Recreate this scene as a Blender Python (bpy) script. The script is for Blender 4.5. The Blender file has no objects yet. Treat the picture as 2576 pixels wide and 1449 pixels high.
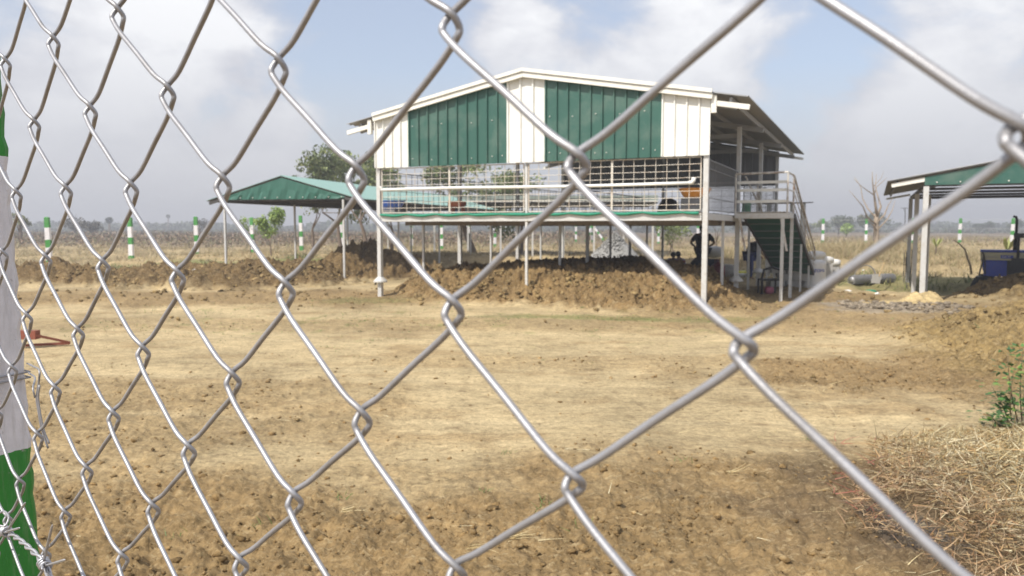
import bpy, math, random
import numpy as np
from mathutils import Vector, Matrix
random.seed(7); RNG = np.random.default_rng(11)
S = bpy.context.scene; COL = S.collection
# ------------------------------------------------------------------ camera, sky, sun, exposure
CAMZ = 1.7; PITCH = math.radians(4.5); FPX = 1935.0
cam = bpy.data.cameras.new('camera'); co = bpy.data.objects.new('camera', cam); COL.objects.link(co)
co.location = (0, 0, CAMZ); co.rotation_euler = (math.pi/2 - PITCH, 0, 0)
cam.sensor_width = 36; cam.lens = 36*FPX/2576; cam.clip_start = .05; cam.clip_end = 6000
cam.dof.use_dof = True; cam.dof.focus_distance = 1.5; cam.dof.aperture_fstop = cam.lens/3.3
S.camera = co
SUN_EL, SUN_AZ = math.radians(49), math.atan2(-.70, -.71)
sd = Vector((math.sin(SUN_AZ)*math.cos(SUN_EL), math.cos(SUN_AZ)*math.cos(SUN_EL), math.sin(SUN_EL)))
sl = bpy.data.lights.new('sun', 'SUN'); sl.energy = 3.6; sl.angle = math.radians(.6); sl.color = (1, .95, .87)
so = bpy.data.objects.new('sun', sl); COL.objects.link(so); so.rotation_euler = sd.to_track_quat('Z', 'Y').to_euler()
W = bpy.data.worlds.new('World'); S.world = W; W.use_nodes = True
nt = W.node_tree; nt.nodes.clear()
def N(nt, t, **k):
    n = nt.nodes.new(t)
    for a, b in k.items():
        if a in n.inputs: n.inputs[a].default_value = b
        else: setattr(n, a, b)
    return n
def Lk(nt, a, ao, b, bi): nt.links.new(a.outputs[ao], b.inputs[bi])
sky = N(nt, 'ShaderNodeTexSky', sky_type='NISHITA', sun_disc=False, sun_elevation=SUN_EL, sun_rotation=SUN_AZ % (2*math.pi),
        altitude=50.0, air_density=1.0, dust_density=2.2, ozone_density=1.3)
tc = N(nt, 'ShaderNodeTexCoord'); sep = N(nt, 'ShaderNodeSeparateXYZ'); Lk(nt, tc, 'Generated', sep, 0)
def M(nt, op, a, b=None, c=None):
    n = nt.nodes.new('ShaderNodeMath'); n.operation = op
    for i, x in enumerate((a, b, c)):
        if x is None: continue
        if isinstance(x, (int, float)): n.inputs[i].default_value = x
        else: nt.links.new(x, n.inputs[i])
    return n.outputs[0]
zc = M(nt, 'MAXIMUM', sep.outputs[2], 0.0)
den = M(nt, 'ADD', zc, .16)
cmb = N(nt, 'ShaderNodeCombineXYZ')
nt.links.new(M(nt, 'DIVIDE', sep.outputs[0], den), cmb.inputs[0]); nt.links.new(M(nt, 'DIVIDE', sep.outputs[1], den), cmb.inputs[1])
def noise(nt, vec, scale, detail=5., rough=.55, dist=0., loc=None):
    if loc:
        mp = N(nt, 'ShaderNodeMapping'); mp.inputs['Location'].default_value = loc; nt.links.new(vec, mp.inputs[0]); vec = mp.outputs[0]
    n = N(nt, 'ShaderNodeTexNoise', Scale=scale, Detail=detail, Roughness=rough, Distortion=dist)
    nt.links.new(vec, n.inputs['Vector']); return n.outputs['Fac']
def ramp(nt, fac, stops, interp='LINEAR'):
    r = nt.nodes.new('ShaderNodeValToRGB'); r.color_ramp.interpolation = interp; el = r.color_ramp.elements
    while len(el) < len(stops): el.new(.5)
    for e_, (p_, c_) in zip(el, stops):
        e_.position = p_; e_.color = (*c_, 1) if len(c_) == 3 else c_
    nt.links.new(fac, r.inputs[0]); return r.outputs[0]
def g3(v): return (v, v, v)
mpz = N(nt, 'ShaderNodeMapping'); mpz.inputs['Scale'].default_value = (1, 1, 1.7); nt.links.new(tc.outputs['Generated'], mpz.inputs[0])
n1 = noise(nt, mpz.outputs[0], 5.2, 10, .56, .25, (3.1, 1.7, .4))
n2 = noise(nt, cmb.outputs[0], .42, 3, .5, 0, (7.3, .4, 0))
shape = M(nt, 'MULTIPLY_ADD', n2, .30, M(nt, 'MULTIPLY', n1, .80))
def blob(u, v, rad, amp):   # a cumulus (or a clear gap) centred on a compass direction of the sky
    global shape
    a_, b_ = (u-1288)/FPX, -(v-724.5)/FPX; d_ = Vector((a_, math.cos(PITCH)+b_*math.sin(PITCH), -math.sin(PITCH)+b_*math.cos(PITCH))).normalized()
    vm = nt.nodes.new('ShaderNodeVectorMath'); vm.operation = 'DOT_PRODUCT'; nrm = nt.nodes.new('ShaderNodeVectorMath'); nrm.operation = 'NORMALIZE'
    nt.links.new(tc.outputs['Generated'], nrm.inputs[0]); nt.links.new(nrm.outputs[0], vm.inputs[0]); vm.inputs[1].default_value = d_
    ang = M(nt, 'ARCCOSINE', M(nt, 'MINIMUM', vm.outputs['Value'], 1.0)); w_ = ramp(nt, M(nt, 'DIVIDE', ang, rad), [(0, g3(1)), (1, g3(0))], 'EASE')
    shape = M(nt, 'MULTIPLY_ADD', w_, amp, shape)
for b_ in ((1320, 100, .14, .17), (1640, 110, .18, .18), (1850, 60, .12, .07), (2400, 190, .19, .30), (2200, 300, .14, .10), (2200, 110, .09, -.16), (930, 140, .18, -.16), (1130, 40, .09, -.13), (1500, -10, .12, -.17), (2520, -10, .15, -.16), (2050, 230, .10, -.10), (330, 330, .32, .19), (450, 60, .20, .08)): blob(*b_)
cover = ramp(nt, shape, [(.48, g3(0)), (.66, g3(1))], 'EASE')
bil = ramp(nt, M(nt, 'MULTIPLY_ADD', noise(nt, mpz.outputs[0], 10., 8, .55, .3, (1.3, 5.2, 0)), .45, M(nt, 'MULTIPLY', shape, .75)), [(.58, g3(.0)), (.80, g3(1))])
horiz = ramp(nt, zc, [(0.0, g3(1)), (.10, g3(.80)), (.22, g3(.35)), (.36, g3(.05))])
cloudcol = N(nt, 'ShaderNodeMixRGB', Color1=(.49, .495, .545, 1), Color2=(.90, .90, .90, 1)); nt.links.new(M(nt, 'MULTIPLY', bil, cover), cloudcol.inputs[0])
hcol = N(nt, 'ShaderNodeMixRGB', Color2=(.465, .468, .505, 1)); nt.links.new(horiz, hcol.inputs[0]); Lk(nt, cloudcol, 0, hcol, 1)
bgs = N(nt, 'ShaderNodeBackground', Strength=.15); Lk(nt, sky, 0, bgs, 0)
bgc = N(nt, 'ShaderNodeBackground', Strength=1.0); Lk(nt, hcol, 0, bgc, 0)
fac = M(nt, 'MAXIMUM', M(nt, 'MULTIPLY_ADD', cover, .50, .45), horiz)
mx = N(nt, 'ShaderNodeMixShader'); nt.links.new(fac, mx.inputs[0]); Lk(nt, bgs, 0, mx, 1); Lk(nt, bgc, 0, mx, 2)
wo = N(nt, 'ShaderNodeOutputWorld'); Lk(nt, mx, 0, wo, 0)
S.view_settings.view_transform = 'Standard'; S.view_settings.look = 'None'; S.view_settings.exposure = .42; S.view_settings.gamma = 1
S.render.engine = 'CYCLES'; S.cycles.max_bounces = 6; S.cycles.diffuse_bounces = 3; S.cycles.volume_bounces = 0
# ------------------------------------------------------------------ pixel -> world (photo measured at 2576 x 1449)
def ray(u, v):
    a, b = (u-1288)/FPX, -(v-724.5)/FPX
    return Vector((a, math.cos(PITCH)+b*math.sin(PITCH), -math.sin(PITCH)+b*math.cos(PITCH)))
def at(u, v, Y): d = ray(u, v); return Vector((0, 0, CAMZ)) + d*(Y/d.y)
def gp(u, v, z=0.): d = ray(u, v); return Vector((0, 0, CAMZ)) + d*((z-CAMZ)/d.z)
# ------------------------------------------------------------------ numpy perlin
PERM = np.random.default_rng(3).permutation(512); GR = np.random.default_rng(4).uniform(0, 2*np.pi, 512)
def perlin(x, y):
    xi, yi = np.floor(x).astype(int), np.floor(y).astype(int); xf, yf = x-xi, y-yi
    def g(ix, iy):
        a = GR[PERM[(PERM[ix & 511] + iy) & 511]]; return np.cos(a)*(x-ix) + np.sin(a)*(y-iy)
    u, v = xf*xf*xf*(xf*(xf*6-15)+10), yf*yf*yf*(yf*(yf*6-15)+10)
    a = g(xi, yi)*(1-u)+g(xi+1, yi)*u; b = g(xi, yi+1)*(1-u)+g(xi+1, yi+1)*u
    return (a*(1-v)+b*v)*1.5
def fbm(x, y, s, o=4, billow=False, gain=.5):
    r = np.zeros_like(x, dtype=float); A = 1.; f = 1/s
    for k in range(o):
        n = perlin(x*f+17.3*k, y*f-9.1*k); r += A*((np.abs(n)*2-.5) if billow else n); A *= gain; f *= 2.03
    return r
def sm(a, b, x): t = np.clip((x-a)/(b-a), 0, 1); return t*t*(3-2*t)
# ------------------------------------------------------------------ materials
MATS = {}
def pbr(name, col, rough=.7, metal=0., var=.25, vscale=6., bump=0., bscale=40., attr=None, dirt=None, dscale=3., damt=.5, spec=None, trans=False, coords='Object'):
    m = bpy.data.materials.new(name); m.use_nodes = True; t = m.node_tree; b = t.nodes['Principled BSDF']
    b.inputs['Roughness'].default_value = rough; b.inputs['Metallic'].default_value = metal
    if spec is not None: b.inputs['Specular IOR Level'].default_value = spec
    tc = t.nodes.new('ShaderNodeTexCoord'); vec = tc.outputs[coords]
    if attr:
        a = t.nodes.new('ShaderNodeAttribute'); a.attribute_name = attr; base = a.outputs['Color']
    else:
        rgb = t.nodes.new('ShaderNodeRGB'); rgb.outputs[0].default_value = (*col, 1); base = rgb.outputs[0]
    if dirt:
        d = ramp(t, noise(t, vec, dscale, 6, .65), [(.45, g3(0)), (.72, g3(damt))])
        mxx = N(t, 'ShaderNodeMixRGB', Color2=(*dirt, 1)); t.links.new(d, mxx.inputs[0]); t.links.new(base, mxx.inputs[1]); base = mxx.outputs[0]
    if var:
        hv = N(t, 'ShaderNodeHueSaturation'); t.links.new(base, hv.inputs['Color'])
        t.links.new(M(t, 'MULTIPLY_ADD', noise(t, vec, vscale, 5, .6), 2*var, 1-var), hv.inputs['Value']); base = hv.outputs[0]
    t.links.new(base, b.inputs['Base Color'])
    if bump:
        bp = N(t, 'ShaderNodeBump', Strength=bump, Distance=.02); t.links.new(noise(t, vec, bscale, 4, .6), bp.inputs['Height']); t.links.new(bp.outputs[0], b.inputs['Normal'])
    MATS[name] = m; return m
m_wire = pbr('galvanised_wire', (.40, .40, .415), .45, .5, .2, 30, .07, 500, dirt=(.24, .22, .20), dscale=18, damt=.6)
m_barb = pbr('barbed_wire_steel', (.50, .50, .52), .38, .6, .15, 90, .15, 300)
m_white = pbr('white_sheet', (.82, .82, .77), .45, 0, .06, 2.2, dirt=(.56, .50, .38), dscale=2.6, damt=.35)
m_green = pbr('green_sheet', (.030, .108, .082), .45, 0, .12, 1.5, dirt=(.15, .21, .17), dscale=2.0, damt=.55)
m_dgreen = pbr('dark_green_sheet', (.02, .115, .08), .5, 0, .15, 3)
m_trim = pbr('white_trim', (.82, .81, .74), .4, 0, .06, 5, dirt=(.5, .45, .35), dscale=6, damt=.3)
m_steel = pbr('white_steel_post', (.60, .60, .58), .5, .1, .10, 8, dirt=(.40, .33, .24), dscale=12, damt=.4)
m_mesh = pbr('cream_rusty_rod', (.66, .62, .54), .55, .1, .1, 10, dirt=(.42, .25, .12), dscale=5, damt=.6)
m_rust = pbr('rusty_rail', (.62, .60, .55), .6, .1, .15, 10, dirt=(.22, .10, .045), dscale=7, damt=1.0)
m_redrust = pbr('red_oxide_steel', (.25, .075, .045), .6, .1, .2, 8)
m_darksteel = pbr('dark_steel', (.075, .07, .065), .55, .2, .2, 8)
m_roof = pbr('grey_roof_sheet', (.34, .345, .345), .5, .2, .10, 2, dirt=(.33, .30, .25), dscale=2, damt=.5)
m_tarp = pbr('green_tarpaulin', (.03, .125, .09), .6, 0, .15, 3, .35, 5)
m_under = pbr('shaded_shed_underside', (.13, .12, .11), .7, 0, .2, 2)  # dark tone paints the shade below the shed roofs
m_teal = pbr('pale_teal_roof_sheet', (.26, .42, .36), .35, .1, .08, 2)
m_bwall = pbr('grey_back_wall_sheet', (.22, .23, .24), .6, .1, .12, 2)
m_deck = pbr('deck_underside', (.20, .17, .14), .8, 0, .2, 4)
m_pvc = pbr('white_pvc', (.86, .86, .82), .3, 0, .03, 4)
m_net = pbr('green_shade_net', (.02, .25, .15), .7, 0, .3, 30, .5, 60)
m_conc = pbr('pale_concrete', (.45, .44, .42), .85, 0, .12, 8, .3, 60)
m_bark = pbr('bark', (.17, .13, .10), .9, 0, .3, 12, .5, 40)
m_palebark = pbr('pale_dead_bark', (.34, .27, .20), .9, 0, .3, 8, .4, 30)
m_leaf = pbr('leaf', (1, 1, 1), .6, 0, .15, 3, attr='Col')
m_straw = pbr('straw', (1, 1, 1), .65, 0, .1, 30, attr='Col')
m_black = pbr('black_paint', (.012, .012, .013), .4, 0, .2, 10)
m_blue = pbr('tractor_blue', (.02, .06, .48), .3, 0, .08, 5, dirt=(.16, .12, .08), dscale=7, damt=.15)
m_cream = pbr('tractor_cream', (.62, .58, .38), .35, 0, .08, 5, dirt=(.3, .24, .15), dscale=7, damt=.2)
m_rubber = pbr('tyre_rubber', (.02, .02, .02), .8, 0, .3, 20, .3, 40)
m_gravel = pbr('gravel_grey', (.30, .295, .28), .9, 0, .3, 12)
m_sack = pbr('white_woven_sack', (.80, .79, .76), .6, 0, .08, 20, .4, 50)
def soil_mat(name, bump=.6):
    m = bpy.data.materials.new(name); m.use_nodes = True; t = m.node_tree; b = t.nodes['Principled BSDF']
    b.inputs['Roughness'].default_value = .95; b.inputs['Specular IOR Level'].default_value = .15
    tc = t.nodes.new('ShaderNodeTexCoord'); vec = tc.outputs['Object']
    a = t.nodes.new('ShaderNodeAttribute'); a.attribute_name = 'Col'
    v1 = noise(t, vec, 1.6, 9, .68); v2 = noise(t, vec, 19, 6, .7, .4); v3 = noise(t, vec, .23, 4, .6)
    mp = N(t, 'ShaderNodeMapping'); mp.inputs['Scale'].default_value = (2.2, 9, 4); mp.inputs['Rotation'].default_value = (0, 0, -.25); t.links.new(vec, mp.inputs[0])
    v4 = noise(t, mp.outputs[0], 1.3, 7, .7, .6)
    val = M(t, 'ADD', M(t, 'MULTIPLY', v1, .62), M(t, 'MULTIPLY', v2, .55)); val = M(t, 'ADD', val, M(t, 'MULTIPLY', v3, .25)); val = M(t, 'ADD', val, M(t, 'MULTIPLY', v4, .65))
    v5 = noise(t, vec, 42, 4, .7)
    val = M(t, 'MULTIPLY_ADD', v1, 1.0, M(t, 'MULTIPLY_ADD', v2, 1.5, M(t, 'MULTIPLY_ADD', v3, .5, M(t, 'MULTIPLY_ADD', v4, 1.2, M(t, 'MULTIPLY_ADD', v5, .9, 1-.5*(1.0+1.5+.5+1.2+.9))))))
    val = M(t, 'MAXIMUM', val, .35)
    hv = N(t, 'ShaderNodeHueSaturation'); t.links.new(a.outputs['Color'], hv.inputs['Color']); t.links.new(val, hv.inputs['Value'])
    straw = ramp(t, noise(t, mp.outputs[0], 4.5, 6, .75, 1.0), [(.53, g3(0)), (.66, g3(.6))])
    mxx = N(t, 'ShaderNodeMixRGB', Color2=(.55, .44, .26, 1)); t.links.new(straw, mxx.inputs[0]); t.links.new(hv.outputs[0], mxx.inputs[1])
    crevice_shade = ramp(t, noise(t, vec, 7., 5, .7, .3), [(.30, g3(.55)), (.46, g3(0))])  # random dark specks put the shade of crumb crevices into the colour
    mx2 = N(t, 'ShaderNodeMixRGB', Color2=(.13, .085, .045, 1)); t.links.new(crevice_shade, mx2.inputs[0]); t.links.new(mxx.outputs[0], mx2.inputs[1])
    t.links.new(mx2.outputs[0], b.inputs['Base Color'])
    bp = N(t, 'ShaderNodeBump', Strength=bump, Distance=.03); hh = M(t, 'ADD', noise(t, vec, 22, 8, .72), M(t, 'MULTIPLY', noise(t, vec, 5, 5, .6), 1.2))
    t.links.new(hh, bp.inputs['Height']); t.links.new(bp.outputs[0], b.inputs['Normal']); return m
m_soil = soil_mat('ground_soil', .8); m_mound = soil_mat('mound_soil', 1.0)
# ------------------------------------------------------------------ object helpers
def tag(o, label=None, cat=None, group=None, kind=None):
    if label: o['label'] = label
    if cat: o['category'] = cat
    if group: o['group'] = group
    if kind: o['kind'] = kind
    return o
def empty(name, loc=(0, 0, 0), rz=0):
    o = bpy.data.objects.new(name, None); COL.objects.link(o); o.location = loc; o.rotation_euler = (0, 0, rz); o.empty_display_size = .2
    return o
def copy_tree(o, parent=None):
    c = o.copy(); COL.objects.link(c)
    if parent: c.parent = parent
    for ch in list(o.children): copy_tree(ch, c)
    return c
def place(me, name, mat, parent=None, smooth=False):
    o = bpy.data.objects.new(name, me); COL.objects.link(o)
    if mat: me.materials.append(mat)
    if smooth: me.shade_smooth()
    if parent:
        o.parent = parent
        o.matrix_parent_inverse = Matrix.Identity(4)
        if parent.type == 'EMPTY' or True:
            inv = WORLD(parent).inverted(); me.transform(inv) if (parent.location.length or parent.rotation_euler.z or parent.parent) else None
    return o
def WORLD(p):
    m = Matrix.LocRotScale(p.location, p.rotation_euler, p.scale)
    return WORLD(p.parent) @ m if p.parent else m
def npmesh(name, V, F, cols=None):
    """V (n,3), F (m,k) same k"""
    me = bpy.data.meshes.new(name); V = np.asarray(V, np.float32); F = np.asarray(F, np.int32)
    me.vertices.add(len(V)); me.vertices.foreach_set('co', V.ravel())
    k = F.shape[1]; me.loops.add(F.size); me.loops.foreach_set('vertex_index', F.ravel())
    me.polygons.add(len(F)); me.polygons.foreach_set('loop_start', np.arange(0, F.size, k, dtype=np.int32)); me.polygons.foreach_set('loop_total', np.full(len(F), k, np.int32))
    me.update(calc_edges=True)
    if cols is not None:
        at_ = me.color_attributes.new('Col', 'FLOAT_COLOR', 'POINT'); c = np.ones((len(V), 4), np.float32); c[:, :3] = cols; at_.data.foreach_set('color', c.ravel())
    return me
class MB:
    def __init__(s): s.v = []; s.f = []
    def add(s, vs, fs):
        n = len(s.v); s.v += [tuple(v) for v in vs]; s.f += [[i+n for i in f] for f in fs]; return s
    def hexa(s, p):  # 8 points: bottom loop 4, top loop 4
        return s.add(p, [(3, 2, 1, 0), (4, 5, 6, 7), (0, 1, 5, 4), (1, 2, 6, 5), (2, 3, 7, 6), (3, 0, 4, 7)])
    def box(s, c, sx, sy, sz, X=Vector((1, 0, 0)), Y=Vector((0, 1, 0)), Z=Vector((0, 0, 1))):
        c = Vector(c); P = [c+X*(a*sx/2)+Y*(b*sy/2)+Z*(d*sz/2) for d in (-1, 1) for a, b in ((-1, -1), (1, -1), (1, 1), (-1, 1))]
        return s.hexa(P)
    def bar(s, p0, p1, w, h=None, up=Vector((0, 0, 1))):
        p0, p1 = Vector(p0), Vector(p1); d = (p1-p0); L = d.length; d.normalize(); h = h or w
        if abs(d.dot(up)) > .95: up = Vector((ED.x, ED.y, 0))
        x = d.cross(up).normalized(); y = x.cross(d)
        return s.box((p0+p1)/2, w, L, h, x, d, y)
    def tube(s, pts, r, seg=8, cap=True):
        pts = [Vector(p) for p in pts]; n = len(pts); rs = r if isinstance(r, (list, tuple)) else [r]*n
        base = len(s.v); t0 = (pts[1]-pts[0]).normalized(); a = t0.orthogonal().normalized()
        for i, p in enumerate(pts):
            t = (pts[min(i+1, n-1)]-pts[max(i-1, 0)]).normalized(); a = (a-t*a.dot(t)).normalized(); b = t.cross(a)
            for k in range(seg):
                an = 2*math.pi*k/seg; s.v.append(tuple(p+(a*math.cos(an)+b*math.sin(an))*rs[i]))
        for i in range(n-1):
            for k in range(seg):
                k2 = (k+1) % seg; s.f.append([base+i*seg+k, base+i*seg+k2, base+(i+1)*seg+k2, base+(i+1)*seg+k])
        if cap: s.f.append([base+k for k in range(seg)][::-1]); s.f.append([base+(n-1)*seg+k for k in range(seg)])
        return s
    def lathe(s, c, prof, seg=20):  # prof [(r,z)]
        c = Vector(c); base = len(s.v)
        for r, z in prof:
            for k in range(seg): an = 2*math.pi*k/seg; s.v.append((c.x+r*math.cos(an), c.y+r*math.sin(an), c.z+z))
        for i in range(len(prof)-1):
            for k in range(seg): k2 = (k+1) % seg; s.f.append([base+i*seg+k, base+i*seg+k2, base+(i+1)*seg+k2, base+(i+1)*seg+k])
        return s
    def build(s, name, mat, parent=None, smooth=False, label=None):
        me = bpy.data.meshes.new(name); me.from_pydata(s.v, [], s.f); me.validate(); me.update()
        o = place(me, name, mat, parent, smooth)
        if label: o['label'] = label
        return o
def lettering(txt, name, mat, parent, origin, X, Z, size):
    cu = bpy.data.curves.new('t', 'FONT'); cu.body = txt; cu.size = size; cu.extrude = .003
    o = bpy.data.objects.new('t', cu); COL.objects.link(o); dg = bpy.context.evaluated_depsgraph_get(); me = bpy.data.meshes.new_from_object(o.evaluated_get(dg))
    bpy.data.objects.remove(o); X, Z = Vector(X).normalized(), Vector(Z).normalized(); Y = X.cross(Z)*-1
    mt = Matrix((X, Z, X.cross(Z))).transposed().to_4x4(); mt.translation = origin; me.transform(mt); me.materials.clear()
    return place(me, name, mat, parent)
# ------------------------------------------------------------------ building frame
ED = Vector((.905, -.425, 0)).normalized(); ND = Vector((-ED.y, ED.x, 0)).normalized()
PR = gp(1770, 785)
def proj_u(P): d = P-Vector((0, 0, CAMZ)); zc_ = d.y*math.cos(PITCH)-d.z*math.sin(PITCH); return 1288+FPX*d.x/zc_
def proj_v(P): d = P-Vector((0, 0, CAMZ)); zc_ = d.y*math.cos(PITCH)-d.z*math.sin(PITCH); return 724.5-FPX*(d.z*math.cos(PITCH)+d.y*math.sin(PITCH))/zc_
lo, hi = 4., 14.
for _ in range(50):
    BW = (lo+hi)/2
    if proj_u(PR-ED*BW+Vector((0, 0, 2))) > 955: lo = BW
    else: hi = BW
PL = PR-ED*BW
def B(a, b, z): return PL+ED*a+ND*b+Vector((0, 0, z))
def a_at(u, z=3.2, b=0):
    lo, hi = -2., 14.
    for _ in range(40):
        m_ = (lo+hi)/2
        if proj_u(B(m_, b, z)) < u: lo = m_
        else: hi = m_
    return m_
print('BW', BW, 'PL', PL, 'PR', PR)
for nm, P in (('wallL', B(-.1, 0, 3.12)), ('wallR', B(BW+.1, 0, 3.12)), ('deckL', B(0, 0, 2.03)), ('deckR', B(BW, 0, 2.03)), ('peak', B(BW/2, 0, 5.19)), ('eaveL', B(-.1, 0, 4.37)), ('eaveR', B(BW+.1, 0, 4.37)), ('cornerF', B(BW+.8, 0, 4.2)), ('cornerB', B(BW+.8, 12.4, 4.2)), ('footL', B(0, 0, 0)), ('plat', B(BW+.05, 3.6, 2.03)), ('post4', B(BW, 4, .5))):
    print(nm, round(proj_u(P)), round(proj_v(P)))
BD = 12.2
# ------------------------------------------------------------------ terrain
C_PALE = np.array((.47, .368, .208)); C_BROWN = np.array((.245, .162, .072)); C_DRY = np.array((.34, .262, .14)); C_SCRUB = np.array((.17, .125, .08)); C_GREEN = np.array((.17, .19, .06)); C_GREY = np.array((.30, .265, .22))
def zone(x, y, cx, cy, rx, ry, soft=.35, rot=0.):
    c, s_ = math.cos(rot), math.sin(rot); dx, dy = x-cx, y-cy; u = (dx*c+dy*s_)/rx; v = (-dx*s_+dy*c)/ry
    d = np.sqrt(u*u+v*v)+fbm(x, y, (rx+ry)*.22, 3)*.35
    return 1-sm(1-soft, 1+soft, d)
def crumb(x, y):
    n = fbm(x, y, 1.1, 4)*.45
    c = 1-sm(4.6, 6.4, y+n*1.6-np.clip(x, -3, 3)*.15)                      # foreground
    c = np.maximum(c, .65*zone(x, y, -3.6, 7.0, 2.4, 1.6))
    c = np.maximum(c, 1.0*zone(x, y, 5.2, 8.7, 3.2, 1.3)); c = np.maximum(c, .9*zone(x, y, -7.0, 18.6, 7.5, 2.2)); c = np.maximum(c, .8*zone(x, y, 7.5, 14.7, 5.2, 2.6))
    c = np.maximum(c, .5*zone(x, y, -5.3, 13.5, 2.2, .8)); c = np.maximum(c, .9*zone(x, y, 6.3, 18.8, 3.4, 3.)); c = np.maximum(c, .5*zone(x, y, .2, 13.4, 9, .9))
    c = np.maximum(c, .45*zone(x, y, 1.5, 9.6, 3.5, .5)); c = np.maximum(c, .75*zone(x, y, 2.5, 34, 14, 4.))
    return c
def ruts(x, y):   # faint wheel tracks curving across the yard
    r = np.zeros_like(x)
    for o_, k in ((0, 1), (1.45, 1), (4.3, .7), (5.7, .7)):
        d = y-(6.6+o_-.13*x+.014*x*x+.25*np.sin(x*.35+o_)); r += k*np.exp(-(d/.13)**2)*(.4+.6*sm(-.2, .3, fbm(x, y, 1.2, 2)))
    return np.clip(r, 0, 1)*sm(-9, -6, x)*(1-sm(5, 7, x))
def ground_h(x, y):
    cr = crumb(x, y); fade = 1/(1+np.abs(y)/30)
    h = fbm(x, y, 5, 3)*.035 + fbm(x, y, .8, 3)*.012
    h += cr*(fbm(x, y, .34, 5, True, .68)*.024 + fbm(x, y, .08, 4, True, .72)*.017 + .01)
    h += (1-cr)*fbm(x, y, .17, 3)*.004-ruts(x, y)*.014
    h += sm(25, 45, y)*(fbm(x, y, 6, 3)*.12)+sm(60, 120, y)*fbm(x, y, 40, 2)*.2
    h += zone(x, y, 20, 36, 9, 6)*.30+zone(x, y, 12.5, 33, 6, 4)*.45+zone(x, y, -8, 37, 9, 5)*.35   # low grassy rises beyond
    h += .32*sm(14, 24, x)*sm(46, 60, y)*(1-sm(85, 120, y))
    h -= zone(x, y, 14.5, 21.5, 4.5, 3.)*.30
    return h
def ground_c(x, y):
    cr = crumb(x, y)[:, None]; c = C_PALE*(1-cr*.88)+C_BROWN*cr*.88
    rr = ruts(x, y)[:, None]*.38; c = c*(1-rr)+np.array((.52, .42, .25))*rr
    w = (sm(20, 27, y)*.75)[:, None]; c = c*(1-w)+C_DRY*w
    dry = zone(x, y, -6, 40, 16, 7)[:, None]; c = c*(1-dry*.5)+np.array((.46, .34, .17))*dry*.5
    w = (sm(58, 85, y+fbm(x, y, 12, 3)*12))[:, None]; c = c*(1-w)+C_SCRUB*w
    g = (.85*zone(x, y, -14.5, 31, 4, 2.2)+.8*zone(x, y, -7.5, 33, 3, 1.6)+.7*zone(x, y, 1.2, 14.6, 1.7, .35)+.45*zone(x, y, 3.2, 14.2, 1.5, .3)+.6*zone(x, y, 12.5, 24.5, 4, 2)+.35*zone(x, y, -3.4, 17.6, 1.1, .8)+.5*zone(x, y, 3, 28, 8, 1.2))
    g = np.maximum(g, .6*sm(.55, .8, fbm(x, y, .5, 3))*sm(10, 14, y)*(1-sm(15, 17, y))*sm(-9, -2, -x))
    g = np.clip(g, 0, 1)[:, None]; c = c*(1-g)+C_GREEN*g
    lt = np.clip(sm(0, 1, zone(x, y, 3.2, 4.4, 1.6, 1.25, .5)), 0, 1)[:, None]; c = c*(1-lt*.8)+np.array((.12, .085, .05))*lt*.8
    ap = gp(2285, 1330); ash = zone(x, y, ap.x, ap.y, .20, .36, .5)[:, None]*.85; c = c*(1-ash)+np.array((.085, .075, .07))*ash
    gr = np.clip(.8*zone(x, y, 8.1, 16.6, 1.5, .7)+.6*zone(x, y, 7.6, 15.6, 1.2, .5)+.5*zone(x, y, 9, 14, 1.2, .5), 0, 1)[:, None]; c = c*(1-gr)+C_GREY*gr
    st = np.clip(sm(.05, .9, fbm(x*.55+y*.12, y*1.9, 1.1, 5)+.35*fbm(x, y, .35, 3))*(1-sm(16, 24, y)), 0, 1)[:, None]*(1-cr)*.62; c = c*(1-st)+np.array((.30, .205, .10))*st
    n = fbm(x, y, 2.2, 4)[:, None]; return np.clip(c*(1+.18*n), .01, 1)
ts = np.concatenate([np.linspace(-3.2, -.9, 40)[:-1], np.linspace(-.9, .9, 760), np.linspace(.9, 3.2, 40)[1:]])
ys = np.concatenate([np.linspace(-8, 2.6, 40)[:-1], 2.6*np.exp(np.linspace(0, 1, 640)**1.18*math.log(1100/2.6)), [1600, 2400, 3600]])
X = ts[None, :]*(np.maximum(ys, 0)[:, None]*1.0+2.2); Y = np.repeat(ys[:, None], len(ts), 1)
xf_, yf_ = X.ravel(), Y.ravel(); Zg = ground_h(xf_, yf_); nx, ny = len(ts), len(ys)
idx = np.arange(nx*ny).reshape(ny, nx); F = np.stack([idx[:-1, :-1], idx[:-1, 1:], idx[1:, 1:], idx[1:, :-1]], -1).reshape(-1, 4)
me = npmesh('ground', np.stack([xf_, yf_, Zg], 1), F, ground_c(xf_, yf_)); g = place(me, 'ground', m_soil, None, True)
tag(g, kind='structure', label='bare pale and brown soil of the farm yard running out to dry fields')
def gz(x, y): return float(ground_h(np.array([float(x)]), np.array([float(y)]))[0])
def on(x, y, dz=0): return Vector((x, y, gz(x, y)+dz))
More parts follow.
